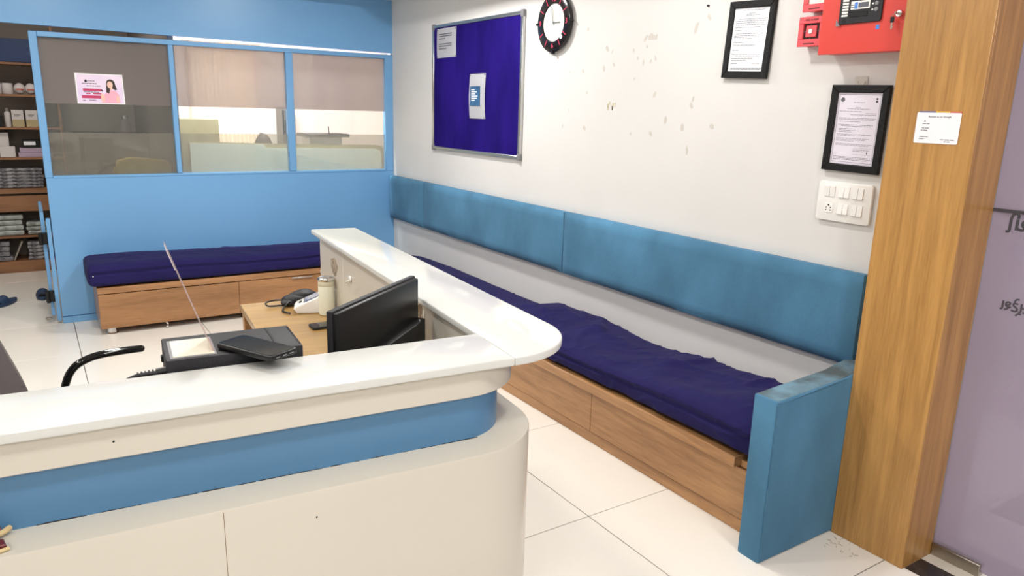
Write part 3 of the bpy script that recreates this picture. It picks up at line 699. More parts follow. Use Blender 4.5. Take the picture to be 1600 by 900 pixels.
obj('white_thread', B().ell((0.285, 5.552, 0.425), (0.004, 0.003, 0.004)), M['white'], None, loc=(0.285, 5.552, 0.425)).parent = None
o = bpy.data.objects['white_thread']; o.parent = mo; o.location = Vector((0.285, 5.552, 0.425)) - mo.location

# scuffs on the floor by the armrest
rs = random.Random(2); sc = B()
for (x, y) in ((2.50, 1.44), (2.47, 1.42), (2.42, 1.40), (2.44, 1.35), (2.49, 1.37), (2.36, 1.17), (2.39, 1.14), (2.34, 1.12)):
    for k in range(5):
        xx = x + rs.uniform(-0.03, 0.03); yy = y + rs.uniform(-0.03, 0.03)
        sc.box(-0.5, 0.5, -0.5, 0.5, 0, 1, T=Matrix.Translation((xx, yy, 0)) @ Matrix.Rotation(rs.uniform(0, 3), 4, 'Z') @ Matrix.Diagonal((rs.uniform(0.004, 0.02), rs.uniform(0.0008, 0.0025), 0.0004, 1)))
tag(obj('scuff_marks', sc, M['stain'], fl, label='brown scuffs on the floor by the armrest'), kind='stuff')

# ================================================================== RECEPTION COUNTER
ct = thing('reception_counter', 'L-shaped cream and blue reception counter with white stone top', 'counter', (CO.x, CO.y, 0), CR)
UL = -2.6
def lshape(uo, vf, R, ui, vi, vE, ul=UL, n=14):
    pts = [(ul, vf)]
    for k in range(n + 1):
        a = math.radians(-90 + 90 * k / n); pts.append((uo - R + R * math.cos(a), vf + R + R * math.sin(a)))
    return pts + [(uo, vE), (ui, vE), (ui, vi), (ul, vi)]
obj('counter_top', B().prism([(UL, -0.201), (-0.0012, -0.199), (-0.0012, 0.0), (UL, 0.0)], 1.03, 1.05, 0.004, seg=3), M['slab'], ct, T=CM, label='white stone slab of the front run')
arm = [(0.0012, -0.199), (0.012, -0.199)]
for k in range(1, 17):
    a = math.radians(-90 + 90 * k / 16); arm.append((0.012 + 0.2 * math.cos(a), 0.001 + 0.2 * math.sin(a)))
arm += [(0.189, 1.685), (-0.009, 1.692), (-0.001, 0.02), (0.0012, 0.0)]
obj('counter_top', B().prism(arm, 1.03, 1.05, 0.004, seg=3), M['slab'], ct, T=CM, label='white stone slab of the return arm with rounded end')
obj('fascia', B().prism(lshape(0.068, -0.184, 0.17, 0.02, -0.02, 1.60), 0.966, 1.03, 0.002, seg=1), M['lam'], ct, T=CM)
obj('blue_band', B().prism(lshape(0.03, -0.163, 0.14, 0.021, -0.021, 1.585), 0.857, 0.966), M['bluedk'], ct, T=CM)
obj('lower_body', B().prism(lshape(0.098, -0.248, 0.20, 0.02, -0.02, 1.60), 0.0, 0.857, 0.004, seg=2), M['lam'], ct, T=CM)
obj('inner_shelf', B().box(-0.76, -0.36, -0.02, 0.19, 0.94, 0.958, 0.001, 1).box(-0.76, -0.745, -0.02, 0.17, 0.2, 0.94).box(-0.375, -0.36, -0.02, 0.17, 0.2, 0.94), M['lam'], ct, T=CM)
obj('inner_panel', B().box(0.006, 0.0195, -0.02, 1.236, 0.0, 1.029, 0.001, 1), M['lam'], ct, T=CM)
obj('inner_panel', B().box(0.006, 0.0195, 1.239, 1.602, 0.0, 1.029, 0.001, 1), M['lam'], ct, T=CM)
obj('inner_panel', B().box(UL, 0.0, -0.0195, -0.006, 0.0, 1.029, 0.001, 1), M['lam'], ct, T=CM)
obj('end_panel', B().box(0.02, 0.06, 1.586, 1.604, 0.86, 1.029, 0.001, 1), M['lam'], ct, T=CM)
obj('panel_joint', B().box(-0.6295, -0.6285, -0.2484, -0.2478, 0.0, 0.852), M['stain'], ct, T=CM)
for q in ((-0.794, -0.184, 0.999), (-0.46, -0.248, 0.80)): obj('screw_hole', B().cyl((q[0], q[1] - 0.0006, q[2]), (q[0], q[1] + 0.002, q[2]), 0.002, n=8), M['black'], ct, T=CM)
# wear on the arm's inner panel
rs = random.Random(4); sb = B()
for k in range(80):
    v = 0.36 + rs.uniform(0, 0.1); z = 0.92 + rs.uniform(0, 0.11) ; l = rs.uniform(0.01, 0.05); w_ = rs.uniform(0.001, 0.003)
    sb.box(0.0052, 0.0062, v, v + w_ * 2, z - l, z)
tag(obj('scratches', sb, M['stain'], ct, T=CM, label='brown scratched patch on the inner panel'), kind='stuff')
hb = B().prism([(0.05 * math.cos(a) * (1 + 0.16 * math.sin(3 * a)), 0.036 * math.sin(a) * (1 + 0.12 * math.cos(5 * a))) for a in [2 * math.pi * k / 18 for k in range(18)]], 0, 0.0012)
obj('worn_hole', hb, mat('peeled_laminate', (176, 160, 140), 0.7, rgb2=(120, 104, 88), vscale=60), ct, T=CM @ Matrix.Translation((0.0062, 1.37, 0.945)) @ Matrix(((0, 0, -1), (-1, 0, 0), (0, 1, 0))).to_4x4(), label='peeled brown hole in the inner panel')
obj('cable_ring', B().lathe((0, 0, 0), [(0.012, 0), (0.016, 0.003), (0.012, 0.006), (0.009, 0.003)], 20), M['wirewh'], ct, T=CM @ Matrix.Translation((0.02, 1.61, 0.875)) @ Matrix.Rotation(math.radians(90), 4, 'X'))
obj('cable_hook', B().tube([(0.006, 1.17, 0.925), (-0.004, 1.168, 0.922), (-0.006, 1.15, 0.93), (0.002, 1.135, 0.938)], 0.003, 8).ell((0.003, 1.13, 0.945), (0.004, 0.018, 0.012)), M['white'], ct, T=CM)
# grime patches along the joint of band and ledge
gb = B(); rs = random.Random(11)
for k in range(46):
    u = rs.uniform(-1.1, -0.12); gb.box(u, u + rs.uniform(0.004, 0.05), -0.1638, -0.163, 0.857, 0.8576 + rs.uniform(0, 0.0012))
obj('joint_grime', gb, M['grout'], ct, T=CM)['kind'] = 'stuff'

# ornament lying on the ledge at the left edge
orn = thing('ledge_ornament', 'maroon enamel ornament with pale gold edging on the counter ledge', 'ornament', cw(-0.99, -0.205, 0.857), CR)
obj('scroll', B().tube([cw(*p) for p in smooth_curve([(-1.03, -0.19, 0.866), (-1.0, -0.19, 0.866), (-0.975, -0.186, 0.867), (-0.962, -0.172, 0.868)])], 0.005, 8), M['gold'], orn)
obj('scroll', B().tube([cw(*p) for p in smooth_curve([(-1.03, -0.18, 0.868), (-1.0, -0.18, 0.868), (-0.975, -0.174, 0.868)])], 0.006, 8), M['maroon'], orn)
obj('petal', B().prism([(-0.995, -0.232), (-0.962, -0.228), (-0.968, -0.205), (-1.005, -0.208)], 0.858, 0.868, 0.002, T=CM, seg=1), M['maroon'], orn)
obj('petal', B().prism([(-1.04, -0.236), (-1.002, -0.234), (-1.008, -0.215), (-1.04, -0.212)], 0.858, 0.866, 0.002, T=CM, seg=1), M['maroon'], orn)
obj('edging', B().tube([cw(*p) for p in smooth_curve([(-1.0, -0.234, 0.861), (-0.98, -0.236, 0.861), (-0.958, -0.23, 0.861)])], 0.0035, 8), M['gold'], orn)

# ================================================================== DESK AND THINGS ON IT
dk = thing('work_desk', 'light beech desk tucked inside the counter', 'desk', cw(-0.16, 0.9, 0), CR)
obj('desk_top', B().box(-0.331, 0.003, 0.02, 1.648, 0.725, 0.75, 0.002, 1, T=CM), M['desk'], dk)
obj('end_panel', B().box(-0.322, 0.0, 1.615, 1.633, 0.0, 0.725, 0.001, 1, T=CM), M['desk'], dk)
obj('end_panel', B().box(-0.322, 0.0, 0.04, 0.058, 0.0, 0.725, 0.001, 1, T=CM), M['desk'], dk)
obj('leg', B().box(-0.325, -0.285, 1.60, 1.64, 0.0, 0.722, 0.003, 1, T=CM), M['bench'], dk)

# monitor seen from behind
mon = thing('computer_monitor', 'black flat computer monitor seen from behind on the desk', 'monitor', (0.73, 1.74, 0.75))
A0 = Vector((0.557, 1.594, 0)); A1 = Vector((0.896, 1.856, 0)); ax = (A1 - A0).normalized(); bk = Vector((ax.y, -ax.x, 0)); W_ = (A1 - A0).length
MT = Matrix((( ax.x, -bk.x, 0, A0.x), (ax.y, -bk.y, 0, A0.y), (0, 0, 1, 0), (0, 0, 0, 1)))   # local x along width, local y away from viewer (screen side)
obj('bezel', B().box(0, W_, 0.006, 0.022, 0.835, 1.12, 0.003, 2), M['charcoal'], mon, T=MT)
obj('screen', B().box(0.012, W_ - 0.012, 0.0215, 0.0228, 0.852, 1.108), M['blackgl'], mon, T=MT)
obj('rear_shell', B().box(0.003, W_ - 0.003, -0.006, 0.012, 0.838, 1.115, 0.005, 2), M['black'], mon, T=MT)
hp = [(0.12, 0.85), (W_ - 0.01, 0.85), (W_ - 0.01, 1.000), (0.20, 0.985), (0.12, 0.95)]
hbm = B().prism(hp, 0, 0.028, 0.004); hbm.bm.transform(Matrix(((1, 0, 0, 0), (0, 0, -1, -0.004), (0, 1, 0, 0), (0, 0, 0, 1))))
obj('rear_hump', hbm, M['black'], mon, T=MT)
vb = B()
for k in range(12): vb.box(0.25 + k * 0.008, 0.254 + k * 0.008, -0.0335, -0.0315, 0.94, 0.955)
obj('vent', vb, M['charcoal'], mon, T=MT)
obj('stand', B().box(W_ / 2 - 0.03, W_ / 2 + 0.03, -0.04, -0.02, 0.76, 0.93, 0.004, 2), M['black'], mon, T=MT)
obj('base', B().box(W_ / 2 - 0.10, W_ / 2 + 0.10, -0.06, 0.08, 0.75, 0.765, 0.005, 2), M['black'], mon, T=MT)

# steel-lidded bottle
p = cw(-0.032, 1.36, 0.75)
bo = thing('steel_lid_flask', 'cream cylindrical flask with a steel lid on the desk', 'flask', p)
obj('flask_body', B().lathe(p, [(0.029, 0), (0.0325, 0.004), (0.0325, 0.118), (0.0305, 0.121), (0.0325, 0.124), (0.0325, 0.14), (0.028, 0.145)], 32), M['offwh'], bo)
obj('lid', B().lathe(p, [(0.033, 0.143), (0.035, 0.147), (0.035, 0.151), (0.031, 0.156), (0.027, 0.154), (0.022, 0.158), (0.001, 0.158)], 32), M['chrome'], bo)

# blood pressure monitor + cuff
bpT = CM @ Matrix.Translation((-0.078, 1.44, 0.75)) @ Matrix.Rotation(math.radians(-14), 4, 'Z')
bpm = thing('blood_pressure_monitor', 'white wedge-shaped blood pressure monitor beside the flask', 'medical device', bpT @ Vector((0, 0, 0)))
pf = [(-0.055, 0.0), (0.06, 0.0), (0.062, 0.072), (0.05, 0.078), (-0.06, 0.030), (-0.068, 0.02), (-0.064, 0.012)]
w3 = B().prism(pf, -0.05, 0.05, 0.006, seg=3); w3.bm.transform(Matrix(((1, 0, 0, 0), (0, 0, -1, 0), (0, 1, 0, 0), (0, 0, 0, 1))))
obj('body', w3, M['white'], bpm, T=bpT)
sl = math.atan2(0.048, 0.11)
ST = bpT @ Matrix.Translation((-0.005, 0, 0.0545)) @ Matrix.Rotation(-sl, 4, 'Y')
obj('display', B().box(-0.022, 0.05, -0.036, 0.036, 0, 0.0025, 0.0008, 1), M['glasslcd'], bpm, T=ST)
obj('display_rim', B().box(-0.025, 0.053, -0.039, 0.039, -0.001, 0.0012, 0.0005, 1), M['black'], bpm, T=ST)
obj('start_button', B().box(-0.046, -0.034, -0.012, 0.008, 0, 0.003, 0.001, 1), M['charcoal'], bpm, T=ST)
cf = thing('arm_cuff', 'folded dark cuff with coiled tube behind the blood pressure monitor', 'cuff', cw(-0.12, 1.56, 0.75))
c2 = B()
c2.ell(cw(-0.115, 1.57, 0.772), (0.058, 0.04, 0.021)).ell(cw(-0.08, 1.585, 0.785), (0.06, 0.035, 0.020)).ell(cw(-0.15, 1.55, 0.765), (0.03, 0.03, 0.014))
for v in c2.bm.verts: v.co += Vector((0, 0, 0.006 * noise.noise(v.co * 40)))
for v in c2.bm.verts: v.co.z = max(v.co.z, 0.751)
obj('cuff_cloth', c2, M['charcoal'], cf)
obj('air_tube', B().tube([cw(*q) for q in smooth_curve([(-0.13, 1.56, 0.77), (-0.19, 1.585, 0.77), (-0.235, 1.575, 0.766), (-0.23, 1.55, 0.757), (-0.18, 1.545, 0.756), (-0.15, 1.53, 0.757)])], 0.0035, 8), M['black'], cf)
obj('air_tube', B().tube([cw(*q) for q in smooth_curve([(-0.15, 1.52, 0.775), (-0.178, 1.50, 0.756), (-0.19, 1.45, 0.755), (-0.17, 1.41, 0.755)])], 0.0035, 8), M['black'], cf)

# small phone on the desk
ph = thing('mobile_phone', 'small black mobile phone lying on the desk beside the monitor', 'phone', cw(-0.075, 1.195, 0.75))
PT = CM @ Matrix.Translation((-0.068, 1.19, 0.751)) @ Matrix.Rotation(math.radians(4), 4, 'Z')
obj('phone_body', B().prism(rrect(-0.072, 0.072, -0.034, 0.034, 0.008), 0, 0.009, 0.002), M['charcoal'], ph, T=PT)
obj('screen', B().prism(rrect(-0.068, 0.068, -0.030, 0.030, 0.006), 0.009, 0.0096), M['blackgl'], ph, T=PT)

# device behind the counter with leaning acrylic
dv = thing('payment_device_box', 'flat black metal device box behind the front counter edge', 'device', cw(-0.555, 0.1, 0.96), CR)
obj('casing', B().box(-0.693, -0.418, 0.014, 0.181, 0.96, 1.07, 0.003, 2), M['charcoal'], dv, T=CM)
obj('top_groove', B().box(-0.472, -0.468, 0.02, 0.175, 1.0695, 1.0712), M['black'], dv, T=CM)
vb = B()
for k in range(14): vb.box(-0.424, -0.4195, 0.026 + k * 0.0105, 0.031 + k * 0.0105, 1.06, 1.0708)
obj('vent', vb, M['black'], dv, T=CM)
obj('label_recess', B().box(-0.684, -0.594, 0.024, 0.152, 1.0695, 1.0708, 0.0005, 1), M['greyplastic'], dv, T=CM)
obj('label', B().box(-0.678, -0.598, 0.03, 0.146, 1.0705, 1.0718), M['offwh'], dv, T=CM)
obj('side_button', B().box(-0.698, -0.692, 0.13, 0.145, 1.03, 1.045, 0.002, 1), M['black'], dv, T=CM)
cb = B().cyl((-0.693, 0.03, 1.045), (-0.712, 0.03, 1.043), 0.009, n=12)
for k in range(5): cb.cyl((-0.716 - k * 0.007, 0.03, 1.043 - k * 0.0006), (-0.7195 - k * 0.007, 0.03, 1.043 - k * 0.0006), 0.0085, n=12)
cb.tube(smooth_curve([(-0.71, 0.03, 1.043), (-0.75, 0.03, 1.04), (-0.775, 0.032, 1.02), (-0.78, 0.04, 0.95), (-0.775, 0.05, 0.80)]), 0.005, 8)
obj('power_plug', cb, M['black'], dv, T=CM)
ac = thing('acrylic_card_holder', 'thin clear acrylic card holder leaning over the black device box', 'card holder', cw(-0.6, 0.09, 1.0715), CR)
AT = CM @ Matrix.Translation((-0.6, 0.088, 1.0715)) @ Matrix.Rotation(math.radians(-18), 4, 'Y')
obj('upright_sheet', B().box(-0.0012, 0.0012, -0.05, 0.05, 0.0, 0.235, 0.0004, 1), M['acryl'], ac, T=AT)
obj('card_insert', B().box(-0.0005, 0.0005, -0.047, 0.047, 0.19, 0.23), M['paper'], ac, T=AT @ Matrix.Translation((-0.0018, 0, 0)))
obj('foot_sheet', B().box(0.0, 0.003, -0.05, 0.05, 0.0, 0.002), M['acryl'], ac, T=CM @ Matrix.Translation((-0.6, 0.088, 1.0715)))

sp2 = thing('smartphone', 'large black cased smartphone resting on the black device box', 'phone', cw(-0.517, 0.005, 1.074), CR)
PT = CM @ Matrix.Translation((-0.5165, 0.008, 1.0725)) @ Matrix.Rotation(math.atan2(-0.1445, 0.0925), 4, 'Z')
obj('phone_case', B().prism(rrect(-0.084, 0.084, -0.039, 0.039, 0.012), 0, 0.0115, 0.003, seg=3), M['black'], sp2, T=PT)
obj('screen', B().prism(rrect(-0.080, 0.080, -0.035, 0.035, 0.010), 0.0115, 0.0121), M['blackgl'], sp2, T=PT)
obj('port', B().box(0.0835, 0.0845, -0.006, 0.004, 0.004, 0.007).box(0.0835, 0.0845, 0.012, 0.024, 0.0045, 0.0065).box(0.0835, 0.0845, -0.024, -0.014, 0.0045, 0.0065), M['greyplastic'], sp2, T=PT)

# ================================================================== CHAIR
ch = thing('visitor_chair', 'black armchair with brown backrest and tubular arms at the far left behind the counter', 'chair', (0.05, 2.6, 0))
obj('seat', B().box(-0.18, 0.30, 2.36, 2.84, 0.42, 0.48, 0.02, 3), M['brownfab'], ch)
bb = B().box(-0.012, 0.012, -0.235, 0.235, 0, 0.46, 0.01, 3)
bb.bm.transform(Matrix.Translation((-0.045, 2.60, 0.47)) @ Matrix.Rotation(math.radians(-18), 4, 'Y')); obj('backrest', bb, M['brownfab'], ch)
rim = smooth_curve([(-0.07, 2.83, 0.44), (-0.095, 2.84, 0.62), (-0.15, 2.84, 0.80), (-0.19, 2.80, 0.93), (-0.20, 2.6, 0.95), (-0.19, 2.40, 0.93), (-0.15, 2.36, 0.80), (-0.095, 2.36, 0.62), (-0.07, 2.37, 0.44)])
obj('back_frame', B().tube(rim, 0.013, 10), M['grey'], ch)
for y in (2.87, 2.33):
    pts = smooth_curve([(0.275, y, 0.704), (0.20, y, 0.704), (0.12, y, 0.697), (0.06, y, 0.668), (0.028, y, 0.61), (0.01, y, 0.52), (0.0, y, 0.42), (0.0, y, 0.40)])
    obj('armrest', B().tube(pts, [0.013] * 3 + [0.0135] * (len(pts) - 3), 12).ell((0.275, y, 0.704), (0.012, 0.013, 0.013), n=12), M['blackgl'], ch)
for x in (-0.15, 0.27):
    for y in (2.38, 2.82): obj('leg', B().cyl((x * 1.05, y, 0), (x, y, 0.425), 0.0125, n=12), M['black'], ch)

# ================================================================== POSTER ON THE FIRST WINDOW
po = thing('window_poster', 'pink advertising poster with a smiling woman on the first window', 'poster', (0.48, 6.05, 1.552))
PY = YB + 0.0205
T = backT(0.332, PY, 1.552)
obj('poster_sheet', B().prism([(0.0, 0), (0.297, 0.0), (0.292, 0.203), (-0.002, 0.203)], 0, 0.001), M['paper'], po, T=T)
obj('printed_ground', B().box(0.008, 0.287, 0.007, 0.196, 0.001, 0.0013), M['pinkposter'], po, T=T)
obj('printed_band', B().box(0.03, 0.17, 0.036, 0.056, 0.0013, 0.0016), M['crimson'], po, T=T)
obj('printed_band', B().box(0.04, 0.152, 0.085, 0.102, 0.0013, 0.0016), M['crimson'], po, T=T)
obj('printed_badge', B().prism(rrect(0.056, 0.085, 0.064, 0.073, 0.004), 0.0013, 0.0016).prism(rrect(0.1, 0.15, 0.064, 0.073, 0.004), 0.0013, 0.0016), M['crimson'], po, T=T)
obj('logo', B().lathe((0.062, 0.152, 0.0013), [(0.0085, 0), (0.0085, 0.0003), (0.005, 0.0003), (0.005, 0)], 16).box(0.061, 0.063, 0.16, 0.166, 0.0013, 0.0016), M['inkdk'], po, T=T)
lines(T, 0.03, 0.17, [(0.152, .32, .62), (0.134, .05, .7), (0.118, .25, .85), (0.076, .1, .8), (0.022, .3, .6), (0.018, .03, .15)], 21, 0.005, 'ink', po, 0.0013)
tb_ = [(0.15, 0.008), (0.155, 0.05), (0.168, 0.062), (0.19, 0.085), (0.215, 0.096), (0.245, 0.088), (0.262, 0.06), (0.268, 0.02), (0.262, 0.008)]
obj('printed_blouse', B().prism(tb_, 0.0013, 0.0017), M['pinkcl'], po, T=T)
obj('printed_hair', B().lathe((0.213, 0.142, 0.0014), [(0.027, 0), (0.027, 0.0004), (0.001, 0.0004)], 24).prism([(0.187, 0.14), (0.182, 0.08), (0.2, 0.07), (0.214, 0.12)], 0.0014, 0.0018).prism([(0.218, 0.11), (0.238, 0.095), (0.252, 0.10), (0.238, 0.145)], 0.0014, 0.0018), M['hair'], po, T=T)
obj('printed_face', B().prism([(0.209 + 0.018 * math.cos(a), 0.132 + 0.023 * math.sin(a)) for a in [2 * math.pi * k / 20 for k in range(20)]], 0.0018, 0.0022).prism([(0.207, 0.1), (0.222, 0.096), (0.222, 0.118), (0.207, 0.118)], 0.0018, 0.0021).prism([(0.148, 0.02), (0.168, 0.012), (0.172, 0.05), (0.155, 0.075), (0.146, 0.06)], 0.0018, 0.0021).prism([(0.24, 0.015), (0.262, 0.012), (0.262, 0.05), (0.246, 0.06)], 0.0018, 0.0021), M['skin'], po, T=T)
obj('printed_smile', B().prism([(0.202, 0.122), (0.209, 0.119), (0.216, 0.123), (0.209, 0.1215)], 0.0022, 0.0024).box(0.2, 0.204, 0.136, 0.1375, 0.0022, 0.0024).box(0.213, 0.217, 0.137, 0.1385, 0.0022, 0.0024), M['hair'], po, T=T)
obj('printed_phone', B().prism([(0.148, 0.092), (0.16, 0.082), (0.164, 0.09), (0.153, 0.1)], 0.0022, 0.0026), M['inkdk'], po, T=T)

# ================================================================== STOREROOM SHELVES
SY = 8.06
su = thing('storage_shelves', 'tall dark wooden storage shelves in the storeroom beyond the doorway', 'shelves', (-0.6, 8.2, 0))
obj('side_panel', B().box(0.28, 0.30, SY, 8.41, 0, 2.2), M['shelf'], su)
obj('back_panel', B().box(-1.6, 0.28, 8.39, 8.41, 0, 2.2), M['storew'], su)
obj('plinth', B().box(-1.6, 0.28, SY, SY + 0.02, 0, 0.078), M['shelf'], su)
for z, h in ((0.078, 0.03), (0.322, 0.02), (1.032, 0.022), (1.30, 0.02), (1.585, 0.02), (1.86, 0.02)):
    obj('shelf_board', B().box(-1.6, 0.28, SY, 8.39, z, z + h, 0.001, 1), M['shelf'], su)
obj('drawer_rail', B().box(-1.6, 0.28, SY - 0.01, SY + 0.015, 0.565, 0.71, 0.002, 1), M['shelf'], su)
obj('shelf_board', B().box(-1.6, 0.28, SY - 0.01, 8.39, 0.73, 0.775, 0.001, 1), M['shelf'], su)
def item(name, label, cat, m, b, loc, group=None): return tag(obj(name, b, m, None, loc=loc), label, cat, group)
item('navy_carton', 'wide navy blue carton on the topmost storeroom shelf', 'carton', M['navybox'], B().box(-0.9, 0.22, SY + 0.02, SY + 0.3, 1.8815, 2.08, 0.003, 1), (-0.3, 8.2, 1.8815))
for k, x in enumerate((-0.17, -0.085)):
    item('tissue_roll', ['off-white tissue roll at the left edge of the second shelf', 'off-white tissue roll beside the red-marked packs'][k], 'roll', M['whiteish'], B().lathe((x, SY + 0.07, 1.6055), [(0.04, 0), (0.042, 0.004), (0.042, 0.09), (0.038, 0.095), (0.012, 0.095), (0.012, 0.09)], 20), (x, SY + 0.07, 1.6055), 'rolls on the second shelf')
for k, x in enumerate((0.005, 0.09)):
    t_ = thing('cotton_pack', ['round cotton pack with a red mark next to the tissue roll', 'round cotton pack half hidden by the blue frame'][k], 'pack', (x, SY + 0.06, 1.6055), group='packs on the second shelf')
    obj('pack_body', B().ell((x, SY + 0.06, 1.6555), (0.045, 0.045, 0.0495)), M['whiteish'], t_); obj('red_mark', B().box(x - 0.03, x + 0.03, SY + 0.012, SY + 0.018, 1.645, 1.655, 0.001, 1), M['redpr'], t_)
for k, x in enumerate((-0.035, 0.07)):
    t_ = thing('medicine_carton', ['white and orange medicine carton, left of the pair', 'white and orange medicine carton, right of the pair'][k], 'carton', (x, SY + 0.07, 1.3205), group='medicine cartons on the third shelf')
    obj('box_body', B().box(x - 0.045, x + 0.045, SY + 0.02, SY + 0.12, 1.3205, 1.47, 0.002, 1), M['whiteish'], t_)
    obj('orange_band', B().box(x - 0.0455, x + 0.0455, SY + 0.019, SY + 0.1205, 1.323, 1.385), M['card'], t_)
    obj('print', B().box(x - 0.025, x + 0.02, SY + 0.018, SY + 0.0205, 1.425, 1.43).box(x - 0.025, x + 0.01, SY + 0.018, SY + 0.0205, 1.415, 1.418), M['ink'], t_)
t_ = thing('spray_bottle', 'slim white capped bottle standing left of the medicine cartons', 'bottle', (-0.112, SY + 0.06, 1.3205))
obj('bottle_body', B().lathe((-0.112, SY + 0.06, 1.3205), [(0.022, 0), (0.024, 0.005), (0.024, 0.12), (0.014, 0.135)], 20), M['whiteish'], t_)
obj('cap', B().lathe((-0.112, SY + 0.06, 1.4555), [(0.015, 0), (0.015, 0.025), (0.012, 0.03)], 16), M['grey'], t_)
item('small_carton', 'small dark labelled box at the left end of the third shelf', 'carton', M['black'], B().box(-0.24, -0.15, SY + 0.02, SY + 0.12, 1.3205, 1.41, 0.002, 1), (-0.2, SY + 0.07, 1.3205))
item('white_carton', 'tall dull white box on the fourth shelf', 'carton', M['whiteish'], B().box(-0.35, -0.125, SY + 0.06, SY + 0.25, 1.0545, 1.27, 0.002, 1), (-0.22, SY + 0.15, 1.0545))
item('white_carton', 'low white box in front of the tall white box', 'carton', M['whiteish'], B().box(-0.2, -0.085, SY + 0.005, SY + 0.055, 1.0545, 1.15, 0.002, 1), (-0.14, SY + 0.03, 1.0545))
item('paper_ream', 'lilac paper ream at the bottom of the fourth shelf', 'paper ream', M['lilac'], B().box(-0.065, 0.2, SY + 0.02, SY + 0.25, 1.0545, 1.092, 0.002, 1), (0.07, SY + 0.13, 1.0545), 'reams on the fourth shelf')
item('paper_ream', 'mauve paper ream lying on top of another ream', 'paper ream', M['lilac'], B().box(-0.052, 0.2, SY + 0.03, SY + 0.24, 1.0925, 1.135, 0.002, 1), (0.07, SY + 0.13, 1.0925), 'reams on the fourth shelf')
t_ = thing('label_box', 'black box with white label on the paper reams', 'box', (0.05, SY + 0.1, 1.1355))
obj('box_body', B().box(-0.025, 0.14, SY + 0.04, SY + 0.16, 1.1355, 1.205, 0.002, 1), M['black'], t_)
obj('label', B().box(-0.015, 0.075, SY + 0.038, SY + 0.041, 1.16, 1.192), M['paper'], t_)
def packs(name, label, x0, x1, z0, n, h, m, group=None, seed=0):
    rnd = random.Random(seed)
    for k in range(n):
        a = x0 + rnd.uniform(-0.01, 0.01); c = x1 + rnd.uniform(-0.012, 0.012)
        b = B(); b.box(a, c, SY + 0.01 + rnd.uniform(0, 0.012), SY + 0.26, z0 + k * h, z0 + (k + 1) * h - 0.0005, h * 0.35, 2)
        tag(obj(name, b, m, None, loc=((a + c) / 2, SY + 0.13, z0 + k * h)), label % ['lowest', 'second lowest', 'third from the bottom', 'fourth from the bottom', 'fifth from the bottom', 'sixth from the bottom', 'seventh from the bottom', 'topmost'][k if k < n - 1 else 7], 'pack', group)
packs('wrapped_pack', 'grey plastic wrapped garment pack, %s of the stack above the drawer rail', -0.42, 0.10, 0.7755, 6, 0.030, M['plastic'], 'wrapped packs above the drawer rail', 3)
packs('wrapped_cloth', 'clear wrapped folded cloth, %s of the stack under the drawer rail', -0.5, -0.1, 0.3425, 4, 0.048, M['plasticlt'], 'wrapped cloths under the drawer rail', 5)
packs('wrapped_cloth', 'small clear wrapped cloth, %s of the right stack under the drawer rail', -0.075, 0.09, 0.3425, 3, 0.04, M['plasticlt'], 'right wrapped cloths under the drawer rail', 6)
packs('wrapped_pack', 'silvery wrapped pack, %s of the left stack on the bottom shelf', -0.5, -0.215, 0.1085, 4, 0.046, M['plastic'], 'left packs on the bottom shelf', 8)
packs('wrapped_pack', 'silvery wrapped pack, %s of the right stack on the bottom shelf', -0.09, 0.09, 0.1085, 5, 0.034, M['plastic'], 'right packs on the bottom shelf', 9)
item('leaning_folder', 'dark folder leaning between the packs on the bottom shelf', 'folder', M['storew'], B().box(-0.006, 0.006, SY + 0.02, SY + 0.2, 0, 0.19, 0.001, 1, T=Matrix.Translation((-0.20, 0, 0.113)) @ Matrix.Rotation(math.radians(24), 4, 'Y')), (-0.19, SY + 0.1, 0.1095))

# slippers
def slipper(x, y, rz, label):
    t = thing('slipper', label, 'slipper', (x, y, 0), group='dark blue slippers on the storeroom floor')
    T = Matrix.Translation((x, y, 0)) @ Matrix.Rotation(rz, 4, 'Z')
    sole = [(0.048 * math.cos(a) * (1.0 - 0.14 * math.sin(a)), 0.13 * math.sin(a)) for a in [2 * math.pi * k / 28 for k in range(28)]]
    sole = [(0.046 * math.cos(a) * (1 + 0.12 * math.sin(a)), 0.13 * math.sin(a)) for a in [2 * math.pi * k / 28 for k in range(28)]]
    obj('sole', B().prism(sole, 0.001, 0.028, 0.005), M['slip'], t, T=T)
    b = B(); g = []
    for i in range(9):
        v = i / 8; yy = 0.02 + 0.085 * v; ring = []
        for k in range(13):
            a = math.pi * k / 12; wd = 0.050 * (1 - 0.25 * v); hh = 0.062 * (1 - 0.35 * v)
            ring.append(b.bm.verts.new((wd * math.cos(a), yy, 0.018 + hh * math.sin(a))))
        g.append(ring)
    for i in range(8):
        for k in range(12): b.bm.faces.new((g[i][k], g[i][k + 1], g[i + 1][k + 1], g[i + 1][k]))
    bmesh.ops.recalc_face_normals(b.bm, faces=b.bm.faces[:]); bmesh.ops.solidify(b.bm, geom=b.bm.faces[:], thickness=0.005)
    obj('strap', b, M['slip'], t, T=T)
slipper(-0.262, 6.82, math.radians(150), 'left dark blue slipper lying on the storeroom floor')
slipper(-0.012, 6.95, math.radians(178), 'right dark blue slipper beside the half door')

